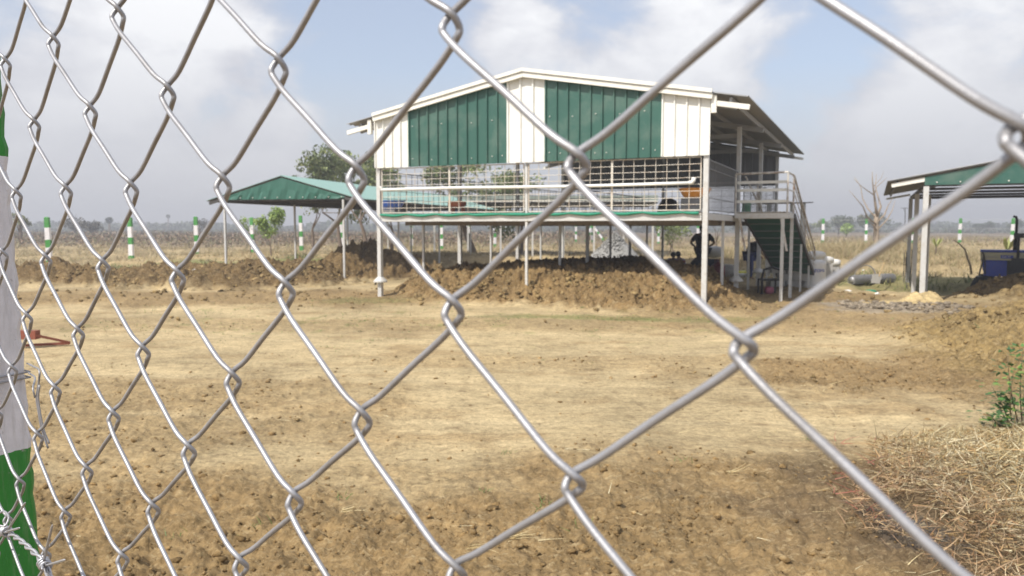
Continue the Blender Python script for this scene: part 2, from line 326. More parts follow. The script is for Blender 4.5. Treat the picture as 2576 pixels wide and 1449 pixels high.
# mounds: height function over a patch, clods displaced; cut where it sinks into the ground
def mound(name, x0, x1, y0, y1, hf, step, label, col=C_BROWN*.95, clod=.09, cs=.38, cat='soil mound', mat=None, colf=None):
    xs, ys_ = np.arange(x0, x1, step), np.arange(y0, y1, step); X, Y = np.meshgrid(xs, ys_); x, y = X.ravel(), Y.ravel()
    h = hf(x, y); k = sm(.0, .20, h); gzv = ground_h(x, y)
    z = gzv + h + k*(fbm(x, y, cs, 5, True, .66)*clod + fbm(x, y, cs*.28, 3, True)*clod*.30) + fbm(x, y, 1.5, 3)*.1*k
    z = np.where(h < .004, gzv-.12, z)
    # horizontal jitter for overhanging clods
    x2 = x+k*fbm(x+31, y, cs*.6, 3)*clod*.5; y2 = y+k*fbm(x, y+57, cs*.6, 3)*clod*.5
    n1_, n0 = len(xs), len(ys_); idx = np.arange(n0*n1_).reshape(n0, n1_); F = np.stack([idx[:-1, :-1], idx[:-1, 1:], idx[1:, 1:], idx[1:, :-1]], -1).reshape(-1, 4)
    F = F[(h[F] > .004).any(1)]; used = np.unique(F); rm = np.full(len(x), -1); rm[used] = np.arange(len(used))
    c = np.repeat(np.asarray(col)[None], len(x), 0)*(1+.22*fbm(x, y, .9, 4)[:, None]) if colf is None else colf(x, y)
    if colf is None: kb = sm(.0, .16, h+fbm(x, y, .5, 3)*.05)[:, None]; c = ground_c(x, y)*(1-kb)+c*kb
    me = npmesh(name, np.stack([x2, y2, z], 1)[used], rm[F], np.clip(c[used], .01, 1)); o = place(me, name, mat or m_mound, None, True)
    return tag(o, label, cat)
def ab(x, y): dx, dy = x-PL.x, y-PL.y; return dx*ED.x+dy*ED.y, dx*ND.x+dy*ND.y
def h_main(x, y):
    a, b = ab(x, y); w = fbm(x, y, 1.7, 3)*.3
    front = sm(-.25-.75*sm(.3, 1.8, a)*(1-sm(6.8, 8.4, a)), 1.15, b+w*.6); left = sm(-.7, .7, a+w*.8); right = 1-sm(BW-.5, BW+1.5, a+w+b*.22)
    back = 1-sm(7.2-2.6*sm(4.6, 6.2, a), 8.6-2.6*sm(4.6, 6.2, a)+2.6*(1-sm(4.6, 6.2, a)), b+w)
    return .70*front*left*right*back*(1-.22*sm(3.2, 1.0, a))
mound('dirt_mound', -5, 10.5, 13.2, 31, h_main, .042, 'long heap of brown clods piled under the raised barn deck', clod=.10, cs=.24)
def h_bank(x, y):
    c = 24.2+.05*(x+12)+fbm(x, y, 4, 2)*.5; return .50*np.exp(-((y-c)/1.35)**2)*(1-sm(-6.5, -4.6, x))*(1+.35*fbm(x, y, 2.2, 3))+.28*zone(x, y, -8.6, 22.6, 3.3, 1.5)
mound('dirt_bank', -26, -4, 20.5, 28.5, lambda x, y: np.clip(h_bank(x, y)-.05, 0, 9), .065, 'long low bank of dark brown clods in front of the striped posts at left', col=C_BROWN*.62, clod=.13, cs=.42)
hk = at(938, 640, 27.0)
def h_heap(x, y):
    w = fbm(x, y, 1.3, 3)*.25; r = np.sqrt(((x-hk.x)/np.where(x > hk.x, 2.5, 1.5))**2+((y-hk.y)/np.where(y < hk.y, 3.2, 1.5))**2)+w; r2 = np.sqrt(((x-hk.x+1.6)/2.0)**2+((y-hk.y+.8)/1.9)**2)+w
    return np.clip(1.30*np.clip(1-r, 0, 1)**1.1+.40*(1-sm(.2, 1, r2))-.02, 0, 9)
mound('soil_heap', hk.x-4.2, hk.x+4, hk.y-4.5, hk.y+2.5, h_heap, .06, 'pointed soil heap, shade put into its darkened colour, standing between the left shed and the barn', col=C_BROWN*.6, clod=.17, cs=.42)  # soil tone darkened to stand in for shade from the shed roof
SP = gp(2318, 762)  # front left post of right shed
def h_right(x, y):
    w = fbm(x, y, 1.6, 3)*.3; t = sm(10.4, 14.4, x+w*1.2)
    return np.clip(.98*t*sm(13.6, 17.2, y+w-.10*(x-10))*(1-sm(19.6, 21.2, y+w)), 0, 9)
mound('dirt_heap', 9.0, 17.5, 12.8, 22, h_right, .05, 'clod heap rising under the right hand shed in front of the tractor', col=np.array((.265, .19, .09)), clod=.10, cs=.45)
def h_near(x, y):
    w = fbm(x, y, .9, 3)*.25; return np.clip(.50*sm(4.55, 7.4, x+w-.25*(y-9))*sm(6.6, 8.5, y+w)*(1-sm(11.0, 13.2, y+w-.1*x)), 0, 9)
mound('soil_bank', 4.1, 9.5, 6.2, 13.4, h_near, .03, 'crumbly brown soil bank at the right edge behind the green weed', col=np.array((.28, .198, .085)), clod=.06, cs=.28)
def h_sand(x, y):
    r = np.sqrt(((x-SP.x+.02)/.62)**2+((y-SP.y+.05)/.5)**2); return np.clip(.21*(1-sm(.25, 1, r))+.05*(1-sm(.1, 1, np.sqrt(((x-SP.x+.8)/.9)**2+((y-SP.y+.15)/.22)**2))), 0, 9)
mound('sand_pile', SP.x-2, SP.x+1.2, SP.y-1, SP.y+1, h_sand, .03, 'small smooth pile of yellow sand round the base of the right shed post', clod=.004, cs=.3, cat='sand pile', colf=lambda x, y: np.repeat(np.array([[.56, .43, .22]]), len(x), 0))
HM = [h_main, lambda x, y: np.clip(h_bank(x, y)-.05, 0, 9), h_heap, h_right, h_near, h_sand]
def topz(x, y):
    x, y = np.atleast_1d(np.asarray(x, float)), np.atleast_1d(np.asarray(y, float)); z = ground_h(x, y)
    m_ = np.zeros_like(z)
    for f in HM:
        h = f(x, y); m_ = np.maximum(m_, h)
    return z+m_
def tz(x, y): return float(topz(x, y)[0])
# ------------------------------------------------------------------ clods (loose lumps)
def ico(sub=1):
    import bmesh
    bm = bmesh.new(); bmesh.ops.create_icosphere(bm, subdivisions=sub, radius=1); v = np.array([v.co[:] for v in bm.verts]); f = np.array([[q.index for q in p.verts] for p in bm.faces]); bm.free(); return v, f
ICV, ICF = ico(2); IV1, IF1 = ico(1)
def lumps(name, P, R, cols, mat, label, sub=1, flat=.65, kind='stuff', cat='clods', rough=.32, sink=.25):
    bv, bf = (ICV, ICF) if sub == 2 else (IV1, IF1); n = len(P); k = len(bv)
    an = RNG.uniform(0, 6.28, n); c, s_ = np.cos(an), np.sin(an)
    d = 1+RNG.uniform(-rough, rough, (n, k)); v = bv[None]*d[..., None]*R[:, None, None]*RNG.uniform(.7, 1.3, (n, 1, 3)); v[..., 2] *= flat
    x = v[..., 0]*c[:, None]-v[..., 1]*s_[:, None]; y = v[..., 0]*s_[:, None]+v[..., 1]*c[:, None]
    V = np.stack([x, y, v[..., 2]], -1)+P[:, None]; V[..., 2] += (R*flat*(1-2*sink))[:, None]
    F = (bf[None]+(np.arange(n)*k)[:, None, None]).reshape(-1, 3)
    me = npmesh(name, V.reshape(-1, 3), F, np.repeat(cols, k, 0)); return tag(place(me, name, mat, None, False), label, cat, kind=kind)
TR = 1
def scat(n, x0, x1, y0, y1, dens, power=1.):
    x = RNG.uniform(x0, x1, n*4); y = y0+(y1-y0)*RNG.uniform(0, 1, n*4)**power; keep = RNG.uniform(0, 1, n*4) < dens(x, y); return x[keep][:n], y[keep][:n]
xs1, ys1 = scat(13000, -7, 7, 3.0, 11, lambda x, y: (np.abs(x) < y*.8+.5)*(crumb(x, y)**1.3*.95+.05)*np.clip(.45+1.2*fbm(x+5, y, .9, 3), .06, 1), 1.25)
r1 = .0035+.0038*RNG.exponential(1, len(xs1)).clip(0, 5.5)**1.15
c1 = (C_BROWN*1.05)[None]*RNG.uniform(.7, 1.45, (len(xs1), 1))
lumps('soil_clods', np.stack([xs1, ys1, ground_h(xs1, ys1)], 1), r1, c1, m_mound, 'loose brown clods scattered over the near soil', 1, .62, rough=.45, sink=.38, cat='soil clods')
def hm_d(x, y): return np.maximum.reduce([f(x, y) for f in (h_main, h_right, h_near, HM[1])])
xs2, ys2 = scat(13000, -14, 16, 6.5, 27, lambda x, y: sm(.01, .2, hm_d(x, y))*.8+.06*crumb(x, y))
r2 = .011+.015*RNG.exponential(1, len(xs2)).clip(0, 4.0); r2 *= np.clip(ys2/15, .45, 1.3)
c2 = np.array([(.265, .188, .085)])*RNG.uniform(.6, 1.4, (len(xs2), 1))
lumps('mound_clods', np.stack([xs2, ys2, topz(xs2, ys2)+.01], 1), r2, c2, m_mound, 'broken earth lumps lying over the soil mounds', 1, .7, rough=.45, sink=.36, cat='soil clods')
# ------------------------------------------------------------------ straw, grass
def strands(name, P, D, Ln, Wd, cols, bend, mat, label, cat, segs=3, kind='stuff', taper=True):
    n = len(P); D = D/np.linalg.norm(D, axis=1, keepdims=True); side = np.cross(D, RNG.normal(size=(n, 3))); side /= np.linalg.norm(side, axis=1, keepdims=True)
    V = np.zeros((n, (segs+1)*2, 3))
    for i in range(segs+1):
        t = i/segs; c = P+D*(Ln*t)[:, None]+bend*(t*t)*Ln[:, None]; w = (Wd*(1-(.8*t if taper else 0)))[:, None]
        V[:, 2*i] = c-side*w/2; V[:, 2*i+1] = c+side*w/2
    f0 = np.array([[2*i, 2*i+1, 2*i+3, 2*i+2] for i in range(segs)]); F = (f0[None]+(np.arange(n)*(segs+1)*2)[:, None, None]).reshape(-1, 4)
    me = npmesh(name, V.reshape(-1, 3), F, np.repeat(cols, (segs+1)*2, 0)); return tag(place(me, name, mat), label, cat, kind=kind)
STRAWP = np.array([(.66, .55, .30), (.54, .42, .20), (.76, .67, .43), (.38, .25, .10), (.50, .33, .14), (.64, .57, .36)])
def inpoly(x, y, poly):
    ins = np.zeros(len(x), bool); n = len(poly)
    for i in range(n):
        (x1, y1), (x2, y2) = poly[i], poly[(i+1) % n]; c = ((y1 > y) != (y2 > y)) & (x < (x2-x1)*(y-y1)/(y2-y1+1e-12)+x1); ins ^= c
    return ins
hp = [gp(u, v) for u, v in ((2190, 1105), (2700, 1060), (2950, 1500), (2480, 1560), (2330, 1420), (2120, 1330), (2200, 1240))]
hpoly = [(p.x, p.y) for p in hp]
def pile_h(x, y): return .20*(1+.5*fbm(x, y, .35, 3))*sm(.0, 1., zone(x, y, 3.3, 4.35, 1.35, 1.1, .6))
def straw_pile():
    n = 15000; x = RNG.uniform(1.6, 5.6, n*3); y = RNG.uniform(3.0, 6.6, n*3); ap = gp(2285, 1330); k = inpoly(x, y, hpoly) & (RNG.uniform(0, 1, n*3) < .95-.8*zone(x, y, ap.x, ap.y, .20, .34, .5)); x, y = x[k][:n], y[k][:n]; n = len(x)
    z = ground_h(x, y)+pile_h(x, y)*RNG.uniform(.3, 1.1, n)+.006
    D = np.stack([RNG.normal(size=n), RNG.normal(size=n)*.8, RNG.normal(size=n)*.5+.15], 1); Ln = .03+.05*RNG.exponential(1, n).clip(0, 3.2)
    cc = STRAWP[RNG.integers(0, 6, n)]*RNG.uniform(.4, 1.1, (n, 1)); left = sm(3.3, 2.1, x+RNG.normal(size=n)*.3)[:, None]; cc = cc*(1-left*.75)+np.array((.26, .145, .075))*left*.75*RNG.uniform(.6, 1.4, (n, 1))
    strands('dry_straw', np.stack([x, y, z], 1), D, Ln, RNG.uniform(.003, .0085, n), cc, RNG.normal(size=(n, 3))*.22*np.array([1, 1, .3]), m_straw, 'tangled heap of dry straw and cut weeds at lower right', 'straw', 3)
straw_pile()
n = 520; xa = RNG.uniform(-3.4, 3.8, n); ya = 3.1+RNG.uniform(0, 1, n)**1.6*5.5; k = RNG.uniform(0, 1, n) < (.35+.65*sm(-.5, 2.2, xa)); xa, ya = xa[k], ya[k]; n = len(xa)
strands('straw_scatter', np.stack([xa, ya, ground_h(xa, ya)+.012], 1), np.stack([RNG.normal(size=n), RNG.normal(size=n)*.6, np.abs(RNG.normal(size=n))*.12], 1), RNG.uniform(.03, .16, n), RNG.uniform(.0025, .005, n), STRAWP[RNG.integers(0, 3, n)]*RNG.uniform(.7, 1.05, (n, 1)), RNG.normal(size=(n, 3))*.18*np.array([1, 1, .1]), m_straw, 'single dry stalks scattered on the bare ground', 'straw')
# small bundle of pale stalks at (1290,1360)
for (u, v, nn, L_) in ((1285, 1362, 34, .16), (1180, 1395, 14, .2), (2310, 1220, 16, .22), (1830, 1200, 10, .2), (860, 1290, 16, .14)):
    p = gp(u, v); a0 = RNG.uniform(-.4, .9, nn)
    strands('straw_bundle', np.stack([p.x+RNG.normal(size=nn)*.01, p.y+RNG.normal(size=nn)*.02, np.full(nn, gz(p.x, p.y)+.02)], 1), np.stack([np.cos(a0), np.sin(a0)*.7, RNG.uniform(.02, .2, nn)], 1), RNG.uniform(.4, 1, nn)*L_, np.full(nn, .005), np.array([(.66, .54, .30)])*RNG.uniform(.8, 1.1, (nn, 1)), RNG.normal(size=(nn, 3))*.15, m_straw, 'pale broken stalks lying on the near soil', 'straw')
# reddish creeping stems around the heap edge
def stems():
    n = 46; P = []; 
    for _ in range(n):
        p = gp(random.uniform(2090, 2260), random.uniform(1100, 1330)); P.append((p.x, p.y, gz(p.x, p.y)+.03))
    P = np.array(P); an = RNG.uniform(-.3, 1.8, n)
    strands('creeping_stems', P, np.stack([np.cos(an), np.sin(an), np.full(n, .1)], 1), RNG.uniform(.1, .3, n), np.full(n, .006), np.array([(.38, .13, .09)])*RNG.uniform(.7, 1.2, (n, 1)), RNG.normal(size=(n, 3))*.3*np.array([1, 1, .2]), m_straw, 'reddish runner stems at the edge of the straw heap', 'stems')
stems()
# green seedlings and tufts on the ground
def tufts(name, x, y, Ln, cols, label, cat='grass', per=9, wd=.01, up=.7, spread=.05):
    X_ = np.repeat(x, per)+RNG.normal(size=len(x)*per)*spread; Y_ = np.repeat(y, per)+RNG.normal(size=len(x)*per)*spread; n = len(X_)
    strands(name, np.stack([X_, Y_, topz(X_, Y_)-.01], 1), np.stack([RNG.normal(size=n)*.6, RNG.normal(size=n)*.6, np.full(n, up)], 1), Ln*RNG.uniform(.5, 1.2, n), np.full(n, wd), cols[RNG.integers(0, len(cols), n)]*RNG.uniform(.7, 1.2, (n, 1)), RNG.normal(size=(n, 3))*.25*np.array([1, 1, .6]), m_straw, label, cat, 2)
GRN = np.array([(.12, .20, .04), (.20, .26, .07), (.09, .15, .04)])
P_ = [gp(*q) for q in ((1280, 1145), (1720, 1165), (1215, 1250), (1450, 1330), (655, 1330), (860, 1255), (1360, 1290), (440, 1350), (2030, 1110))]
tufts('seedling_tufts', np.array([p.x for p in P_]), np.array([p.y for p in P_]), .06, GRN, 'tiny green seedlings on the near brown soil', 'seedlings', 16, .006, .6, .03)
xg, yg = scat(900, -8, 9, 9, 19, lambda x, y: np.clip(.04+.9*zone(x, y, 1.2, 14.6, 1.9, .4)+.6*zone(x, y, 3.4, 14.2, 1.8, .35)+.35*zone(x, y, -3.4, 17.6, 1.1, .8)+.3*zone(x, y, -5, 14, 4, 2.5)+.4*zone(x, y, 9.5, 12.4, 2.2, .5), 0, 1))
tufts('ground_weeds', xg, yg, .045, GRN, 'low green weeds in thin patches on the pale yard', 'weeds', 8, .014, .35, .06)
DRY = np.array([(.42, .33, .19), (.47, .38, .23), (.34, .26, .15), (.36, .30, .16), (.28, .26, .12)])
def field(name, n, x0, x1, y0, y1, dens, Ln, wd, cols, label, per=7, pw=1.):
    x, y = scat(n, x0, x1, y0, y1, dens, pw); tufts(name, x, y, Ln, cols, label, 'dry grass', per, wd, 1.0, Ln*.4)
field('dry_grass', 7500, -34, 38, 26, 62, lambda x, y: (np.abs(x) < y*.72+2)*np.clip(.5+.6*fbm(x, y, 5, 3), .1, 1)*(1-.9*zone(x, y, 3, 31, 9, 5)), .22, .028, DRY, 'dry tan grass of the field beyond the barn', 6)
field('tall_dry_grass', 6000, 8, 30, 29, 44, lambda x, y: np.clip(1.2*zone(x, y, 20, 36, 9, 6)+zone(x, y, 12.5, 33, 5, 4), 0, 1), .34, .020, DRY, 'tall straw coloured grass on the rise behind the staircase', 8)
field('field_grass', 4500, -100, 110, 58, 130, lambda x, y: (np.abs(x) < y*.75+2)*np.clip(.5+.5*fbm(x, y, 14, 3), 0, 1), .42, .08, DRY*.85, 'far dry grass fading into scrub', 6)
SCR = np.array([(.19, .13, .08), (.24, .165, .10), (.14, .10, .06), (.14, .13, .06)])
field('green_grass_patch', 260, -18, 16, 23, 36, lambda x, y: np.clip(.9*zone(x, y, -14.5, 31, 4, 2.2)+.8*zone(x, y, -7.5, 33, 3, 1.6)+.9*zone(x, y, 12.5, 24.5, 4, 2), 0, 1), .28, .04, np.array([(.16, .20, .06), (.24, .26, .10), (.30, .28, .12)]), 'green tinged grass patches beyond the soil banks', 9)
# ------------------------------------------------------------------ leaves / trees
def leafcloud(name, parent, centres, radii, n, size, cols, mat=None, squash=.8):
    centres = np.asarray(centres); radii = np.asarray(radii); w = radii**2; k = RNG.choice(len(centres), n, p=w/w.sum())
    d = RNG.normal(size=(n, 3)); d /= np.linalg.norm(d, axis=1, keepdims=True); r = RNG.uniform(0, 1, n)**.45
    P = centres[k]+d*(r*radii[k])[:, None]*np.array([1, 1, squash]); a = RNG.normal(size=(n, 3)); a /= np.linalg.norm(a, axis=1, keepdims=True); b = np.cross(a, RNG.normal(size=(n, 3))); b /= np.linalg.norm(b, axis=1, keepdims=True)
    s_ = size*RNG.uniform(.5, 1.3, n)[:, None]; V = np.stack([P-a*s_, P+b*s_*.45, P+a*s_, P-b*s_*.45], 1)
    F = np.arange(n*4).reshape(n, 4); tone = RNG.uniform(.75, 1.25, len(centres))[k]*RNG.uniform(.75, 1.25, n); c = np.asarray(cols)[RNG.integers(0, len(cols), n)]*tone[:, None]
    me = npmesh(name, V.reshape(-1, 3), F, np.repeat(np.clip(c, 0, 1), 4, 0)); return place(me, name, mat or m_leaf, parent)
def grow(mb, p, d, L, r, depth, tips, spread=.55, split=3, up=.15, seg=6):
    pts, rs = [p.copy()], [r]; q = p.copy(); dd = d.normalized()
    for i in range(3):
        dd = (dd+Vector((random.gauss(0, .12), random.gauss(0, .12), random.gauss(0, .08)+up*.3))).normalized(); q = q+dd*L/3; pts.append(q.copy()); rs.append(r*(1-.13*(i+1)))
    mb.tube(pts, rs, seg if depth > 1 else 4, False)
    if depth == 0: tips.append(q); return
    if depth <= 2: tips.append(q)
    for k in range(random.choice((split, split, split-1)) if split > 2 else split):
        v = (dd+Vector((random.gauss(0, spread), random.gauss(0, spread), random.gauss(0, spread*.6)+up))).normalized()
        grow(mb, q if k else pts[-1], v, L*random.uniform(.62, .85), rs[-1]*.66, depth-1, tips, spread, split, up, seg)
def tree(name, label, base, H, lean=(0, 0), depth=3, r=.12, nl=2600, ls=.14, cols=None, cr=.5, split=3, spread=.55, group=None, trunkf=.36, bark=None, cat='tree', up=.15):
    e_ = empty(name, base); tag(e_, label, cat, group); mb = MB(); tips = []; b = Vector(base)-Vector((0, 0, .15))
    tot = sum(.74**i for i in range(1, depth+1))*(1-.0)*trunkf+trunkf
    L = H/(tot+.2)*trunkf
    grow(mb, b, Vector((lean[0], lean[1], 1)), L, r, depth, tips, spread, split, up)
    kz = (H-cr*.8)/max(.1, max(t.z for t in tips)-b.z); kx = .5+.5*kz
    fx = lambda v: Vector((b.x+(v[0]-b.x)*kx, b.y+(v[1]-b.y)*kx, b.z+(v[2]-b.z)*kz)); mb.v = [tuple(fx(v)) for v in mb.v]; tips = [fx(t) for t in tips]
    mb.build('trunk', bark or m_bark, e_, True)
    if nl: leafcloud('crown', e_, [t[:] for t in tips], [cr*random.choice((.28, .45, .7, .95)) for _ in tips], int(nl*1.6), ls*.78, cols)
    return e_
OLIVE = [(.13, .17, .055), (.17, .21, .07), (.10, .13, .05), (.21, .23, .09)]
def base_at(u, Y): P = at(u, 600, Y); return Vector((P.x, Y, gz(P.x, Y)))
tg = 'loose olive trees behind the sheds'
random.seed(21)
tree('leafy_tree', 'tall loose olive tree rising behind the ridge of the left shed', base_at(858, 44), 6.5, (-.18, 0), 4, .14, 2300, .15, OLIVE, .62, 3, .55, tg, .34)
tree('leafy_tree', 'airy olive tree above the middle of the left shed roof', base_at(790, 46), 5.6, (-.1, 0), 4, .12, 1300, .15, OLIVE, .75, 3, .7, tg, .36)
tree('leafy_tree', 'double trunked olive tree between the left shed and the barn corner', base_at(922, 41), 6.3, (.04, 0), 4, .13, 2100, .15, OLIVE, .6, 3, .5, tg, .36)
tree('leafy_tree', 'olive tree whose crown shows through the mesh over the left half of the deck', base_at(1195, 46), 6.6, (-.1, 0), 4, .22, 2600, .16, OLIVE, .75, 3, .6, tg, .40)
tree('leafy_tree', 'thin olive tree seen through the middle of the barn mesh', base_at(1310, 48), 5.6, (.1, 0), 4, .12, 1500, .15, OLIVE, .6, 3, .55, tg, .4)
tree('leafy_tree', 'leafy tree half hidden behind the left edge of the barn', base_at(985, 45), 5.6, (.05, 0), 4, .13, 1700, .15, OLIVE, .6, 3, .5, tg, .4)
BRIGHT = [(.22, .32, .07), (.28, .38, .09), (.17, .25, .06)]
tree('young_tree', 'small bright green tree under the left shed roof', base_at(683, 37), 2.55, (0, 0), 3, .05, 1500, .09, BRIGHT, .42, 3, .6, None, .45)
tree('young_tree', 'slim yellowish sapling left of the bright green tree', base_at(628, 38), 2.2, (0, 0), 3, .03, 200, .08, BRIGHT, .3, 2, .5, None, .45)
tree('shrub', 'thin leafed shrub seen below the deck behind the seated workers', base_at(1703, 35), 2.3, (0, 0), 3, .045, 520, .08, [(.20, .25, .08), (.15, .19, .06)], .45, 3, .7, None, .4)
tree('shrub', 'wispy shrub below the deck left of the seated workers', base_at(1668, 36), 2.3, (.3, 0), 3, .035, 260, .08, [(.20, .25, .08), (.15, .19, .06)], .45, 2, .6, None, .4)
tree('bare_shrub', 'leafless brown shrub behind the front right barn post', base_at(1796, 34), 2.2, (0, 0), 3, .05, 0, .1, None, .3, 3, .55, None, .36, m_bark, up=.3)
# bare tree at the right
def bare_tree():
    b = base_at(2207, 38); e_ = empty('bare_tree', b); tag(e_, 'leafless pale tree with thin upright branches left of the right shed', 'tree'); mb = MB()
    def br(pts, r0, r1):
        P = [at(u, v, 38+dy) for u, v, dy in pts]; P = [P[0]]+[p+Vector((random.gauss(0, .02), random.gauss(0, .1), 0)) for p in P[1:]]
        mb.tube(P, [r0+(r1-r0)*i/(len(P)-1) for i in range(len(P))], 6)
    br([(2207, 650, 0), (2204, 620, 0), (2207, 590, 0), (2205, 560, 0), (2206, 538, 0)], .17, .10)
    br([(2206, 545, 0), (2203, 515, 0), (2200, 490, -.3), (2196, 460, -.5), (2194, 432, -.6)], .075, .012)
    br([(2206, 545, 0), (2211, 520, .2), (2206, 495, .4), (2204, 470, .5), (2206, 437, .6)], .06, .010)
    br([(2201, 492, -.3), (2185, 480, -.5), (2165, 465, -.8), (2150, 450, -1)], .03, .008)
    br([(2201, 545, 0), (2183, 525, .5), (2170, 500, .8), (2162, 470, 1), (2152, 445, 1)], .04, .008)
    br([(2204, 565, 0), (2183, 545, -.6), (2165, 520, -1), (2148, 495, -1.2), (2138, 478, -1.4)], .045, .008)
    br([(2200, 488, -.3), (2210, 470, -.2), (2222, 455, 0), (2232, 446, 0)], .025, .007)
    br([(2206, 560, 0), (2222, 540, .3), (2234, 520, .6), (2243, 500, .8)], .05, .012)
    br([(2210, 575, 0), (2226, 555, .4), (2240, 530, .6), (2252, 505, .9)], .04, .010)
    br([(2196, 470, -.5), (2202, 462, -.4), (2214, 448, -.3), (2226, 430, -.3)], .02, .006)
    br([(2206, 580, 0), (2190, 560, -.5), (2175, 548, -.7), (2163, 540, -1)], .035, .008)
    mb.build('trunk', m_palebark, e_, True)
bare_tree()
# distant trees
HZ = [(.075, .095, .045), (.10, .115, .06), (.06, .075, .04)]
GB = [(.11, .10, .08), (.14, .125, .10)]
def far_tree(u, vtop, wpx, Y, label, cols=HZ, n=900, name='distant_tree', group='trees beyond the field', ls=None, dens=1.):
    b = base_at(u, Y); top = at(u, vtop, Y); H = max(1.5, top.z-b.z); R = wpx/2*Y/FPX; e_ = empty(name, b); tag(e_, label, 'tree', group)
    mb = MB(); mb.tube([b-Vector((0, 0, .3)), b+Vector((R*.05, 0, H*.3)), b+Vector((-R*.05, 0, H*.6))], [H*.04, H*.03, H*.015], 6)
    for k in range(5):
        an = k*1.3; mb.tube([b+Vector((0, 0, H*.25)), b+Vector((math.cos(an)*R*.5, math.sin(an)*R*.5, H*.65))], [H*.015, H*.006], 4)
    mb.build('trunk', m_bark, e_, True)
    cs, rr = [], []
    for k in range(11):
        an = random.uniform(0, 6.28); q = random.uniform(.0, .68); cs.append((b.x+math.cos(an)*R*q*1.05, b.y+math.sin(an)*R*q, b.z+H*(.30+.50*(1-q**2)*random.uniform(.5, 1)))); rr.append(R*random.uniform(.28, .42) if R < H else min(R*.38, H*.32))
    leafcloud('crown', e_, cs, rr, int(n*dens), ls or max(R*.07, .2), cols, squash=.85)
for i, (u, vt, w, Y, lb, c, d) in enumerate([
    (190, 538, 95, 120, 'greyish half bare tree behind the leftmost striped post', GB, .5), (232, 552, 70, 120, 'low grey bushy tree right of the half bare tree at far left', GB, .8),
    (52, 508, 50, 75, 'pale leafed tree just right of the big near post', [(.2, .21, .1)], .35), (503, 541, 60, 130, 'twiggy grey tree behind the third striped post from the left', GB, .4),
    (1085, 558, 60, 210, 'round dark tree seen below the deck between the first two left posts', HZ, 1), (1300, 552, 46, 190, 'dark tree below the deck middle', HZ, 1),
    (1345, 556, 60, 200, 'dark wide tree right of the barn middle post', HZ, 1), (1450, 556, 60, 220, 'faint tree below the deck near the propped corner post', HZ, 1),
    (1640, 560, 110, 230, 'low dark tree mass below the right half of the deck', HZ, 1), (1720, 556, 50, 160, 'greener tree below the deck right of centre', [(.12, .16, .06)], 1),
    (1870, 556, 90, 200, 'tree beneath the stair landing on the horizon', HZ, 1), (2108, 538, 95, 170, 'rounded grey green tree right of the barn on the horizon', HZ, 1.3),
    (2066, 548, 50, 160, 'smaller leafy tree beside the rounded one right of the barn', OLIVE, .8), (2128, 560, 62, 110, 'bright green bush in front of the rounded horizon tree', BRIGHT, .9),
    (2198, 527, 98, 150, 'broad dark tree behind the leafless pale tree', HZ, 1.1), (2462, 555, 36, 230, 'left one of two round dark trees under the right shed', HZ, 1.2),
    (2486, 553, 36, 230, 'right one of two round dark trees under the right shed', HZ, 1.2), (2560, 550, 70, 220, 'dark tree at the right edge under the right shed', HZ, 1.2),
    (2390, 568, 40, 260, 'small faint tree near the utility poles', HZ, .8), (2020, 562, 90, 210, 'low dark trees right of the stair handrail', HZ, 1)]):
    far_tree(u, vt, w, Y, lb, c, 1000, dens=d)
def palm(u, vtop, rpx, Y, label):
    b = base_at(u, Y); top = at(u, vtop+rpx, Y); e_ = empty('palm_tree', b); tag(e_, label, 'palm', 'palms on the horizon'); R = rpx*Y/FPX
    MB().tube([b-Vector((0, 0, .2)), (b+top)/2+Vector((.1, 0, 0)), top], [.35, .28, .22], 6).build('trunk', m_bark, e_, True)
    n = 170; d = RNG.normal(size=(n, 3)); d /= np.linalg.norm(d, axis=1, keepdims=True); d[:, 2] = d[:, 2]*.9+.1; a = d*R; s_ = np.cross(d, RNG.normal(size=(n, 3)))*R*.13
    P = np.repeat(np.array(top[:])[None], n, 0); V = np.stack([P+a*.2, P+a*.75+s_, P+a, P+a*.75-s_], 1)
    me = npmesh('crown', V.reshape(-1, 3), np.arange(n*4).reshape(n, 4), np.repeat(np.array([(.06, .075, .04)]), n*4, 0)); place(me, 'crown', m_leaf, e_)
palm(275, 545, 10, 200, 'round headed palm just left of the second striped post'); palm(423, 539, 6, 330, 'tiny tall palm standing above the tree line at left')
def treeline(name, label, y0, x0, x1, n, hh, ls, cols):
    x = RNG.uniform(x0, x1, n); y = y0+RNG.uniform(0, 35, n); prof = hh*(.62+.55*fbm(x, x*0+3, 42, 4)+.25*fbm(x, x*0+8, 9, 2)); z = RNG.uniform(0, 1, n)**1.3*np.clip(prof, .8, 99)
    a = RNG.normal(size=(n, 3)); a /= np.linalg.norm(a, axis=1, keepdims=True); b = np.cross(a, RNG.normal(size=(n, 3))); b /= np.linalg.norm(b, axis=1, keepdims=True); P = np.stack([x, y, z], 1)
    V = np.stack([P-a*ls, P+b*ls*.6, P+a*ls, P-b*ls*.6], 1); c = np.asarray(cols)[RNG.integers(0, len(cols), n)]*RNG.uniform(.7, 1.3, (n, 1))
    tag(place(npmesh(name, V.reshape(-1, 3), np.arange(n*4).reshape(n, 4), np.repeat(c, 4, 0)), name, m_leaf), label, 'woodland', kind='stuff')
treeline('distant_woodland', 'long hazy line of trees on the horizon', 330, -290, 300, 34000, 5.0, .9, HZ)
treeline('far_hedgerow', 'low dark hedge band before the horizon trees', 225, -190, 190, 14000, 1.5, .45, HZ+GB)
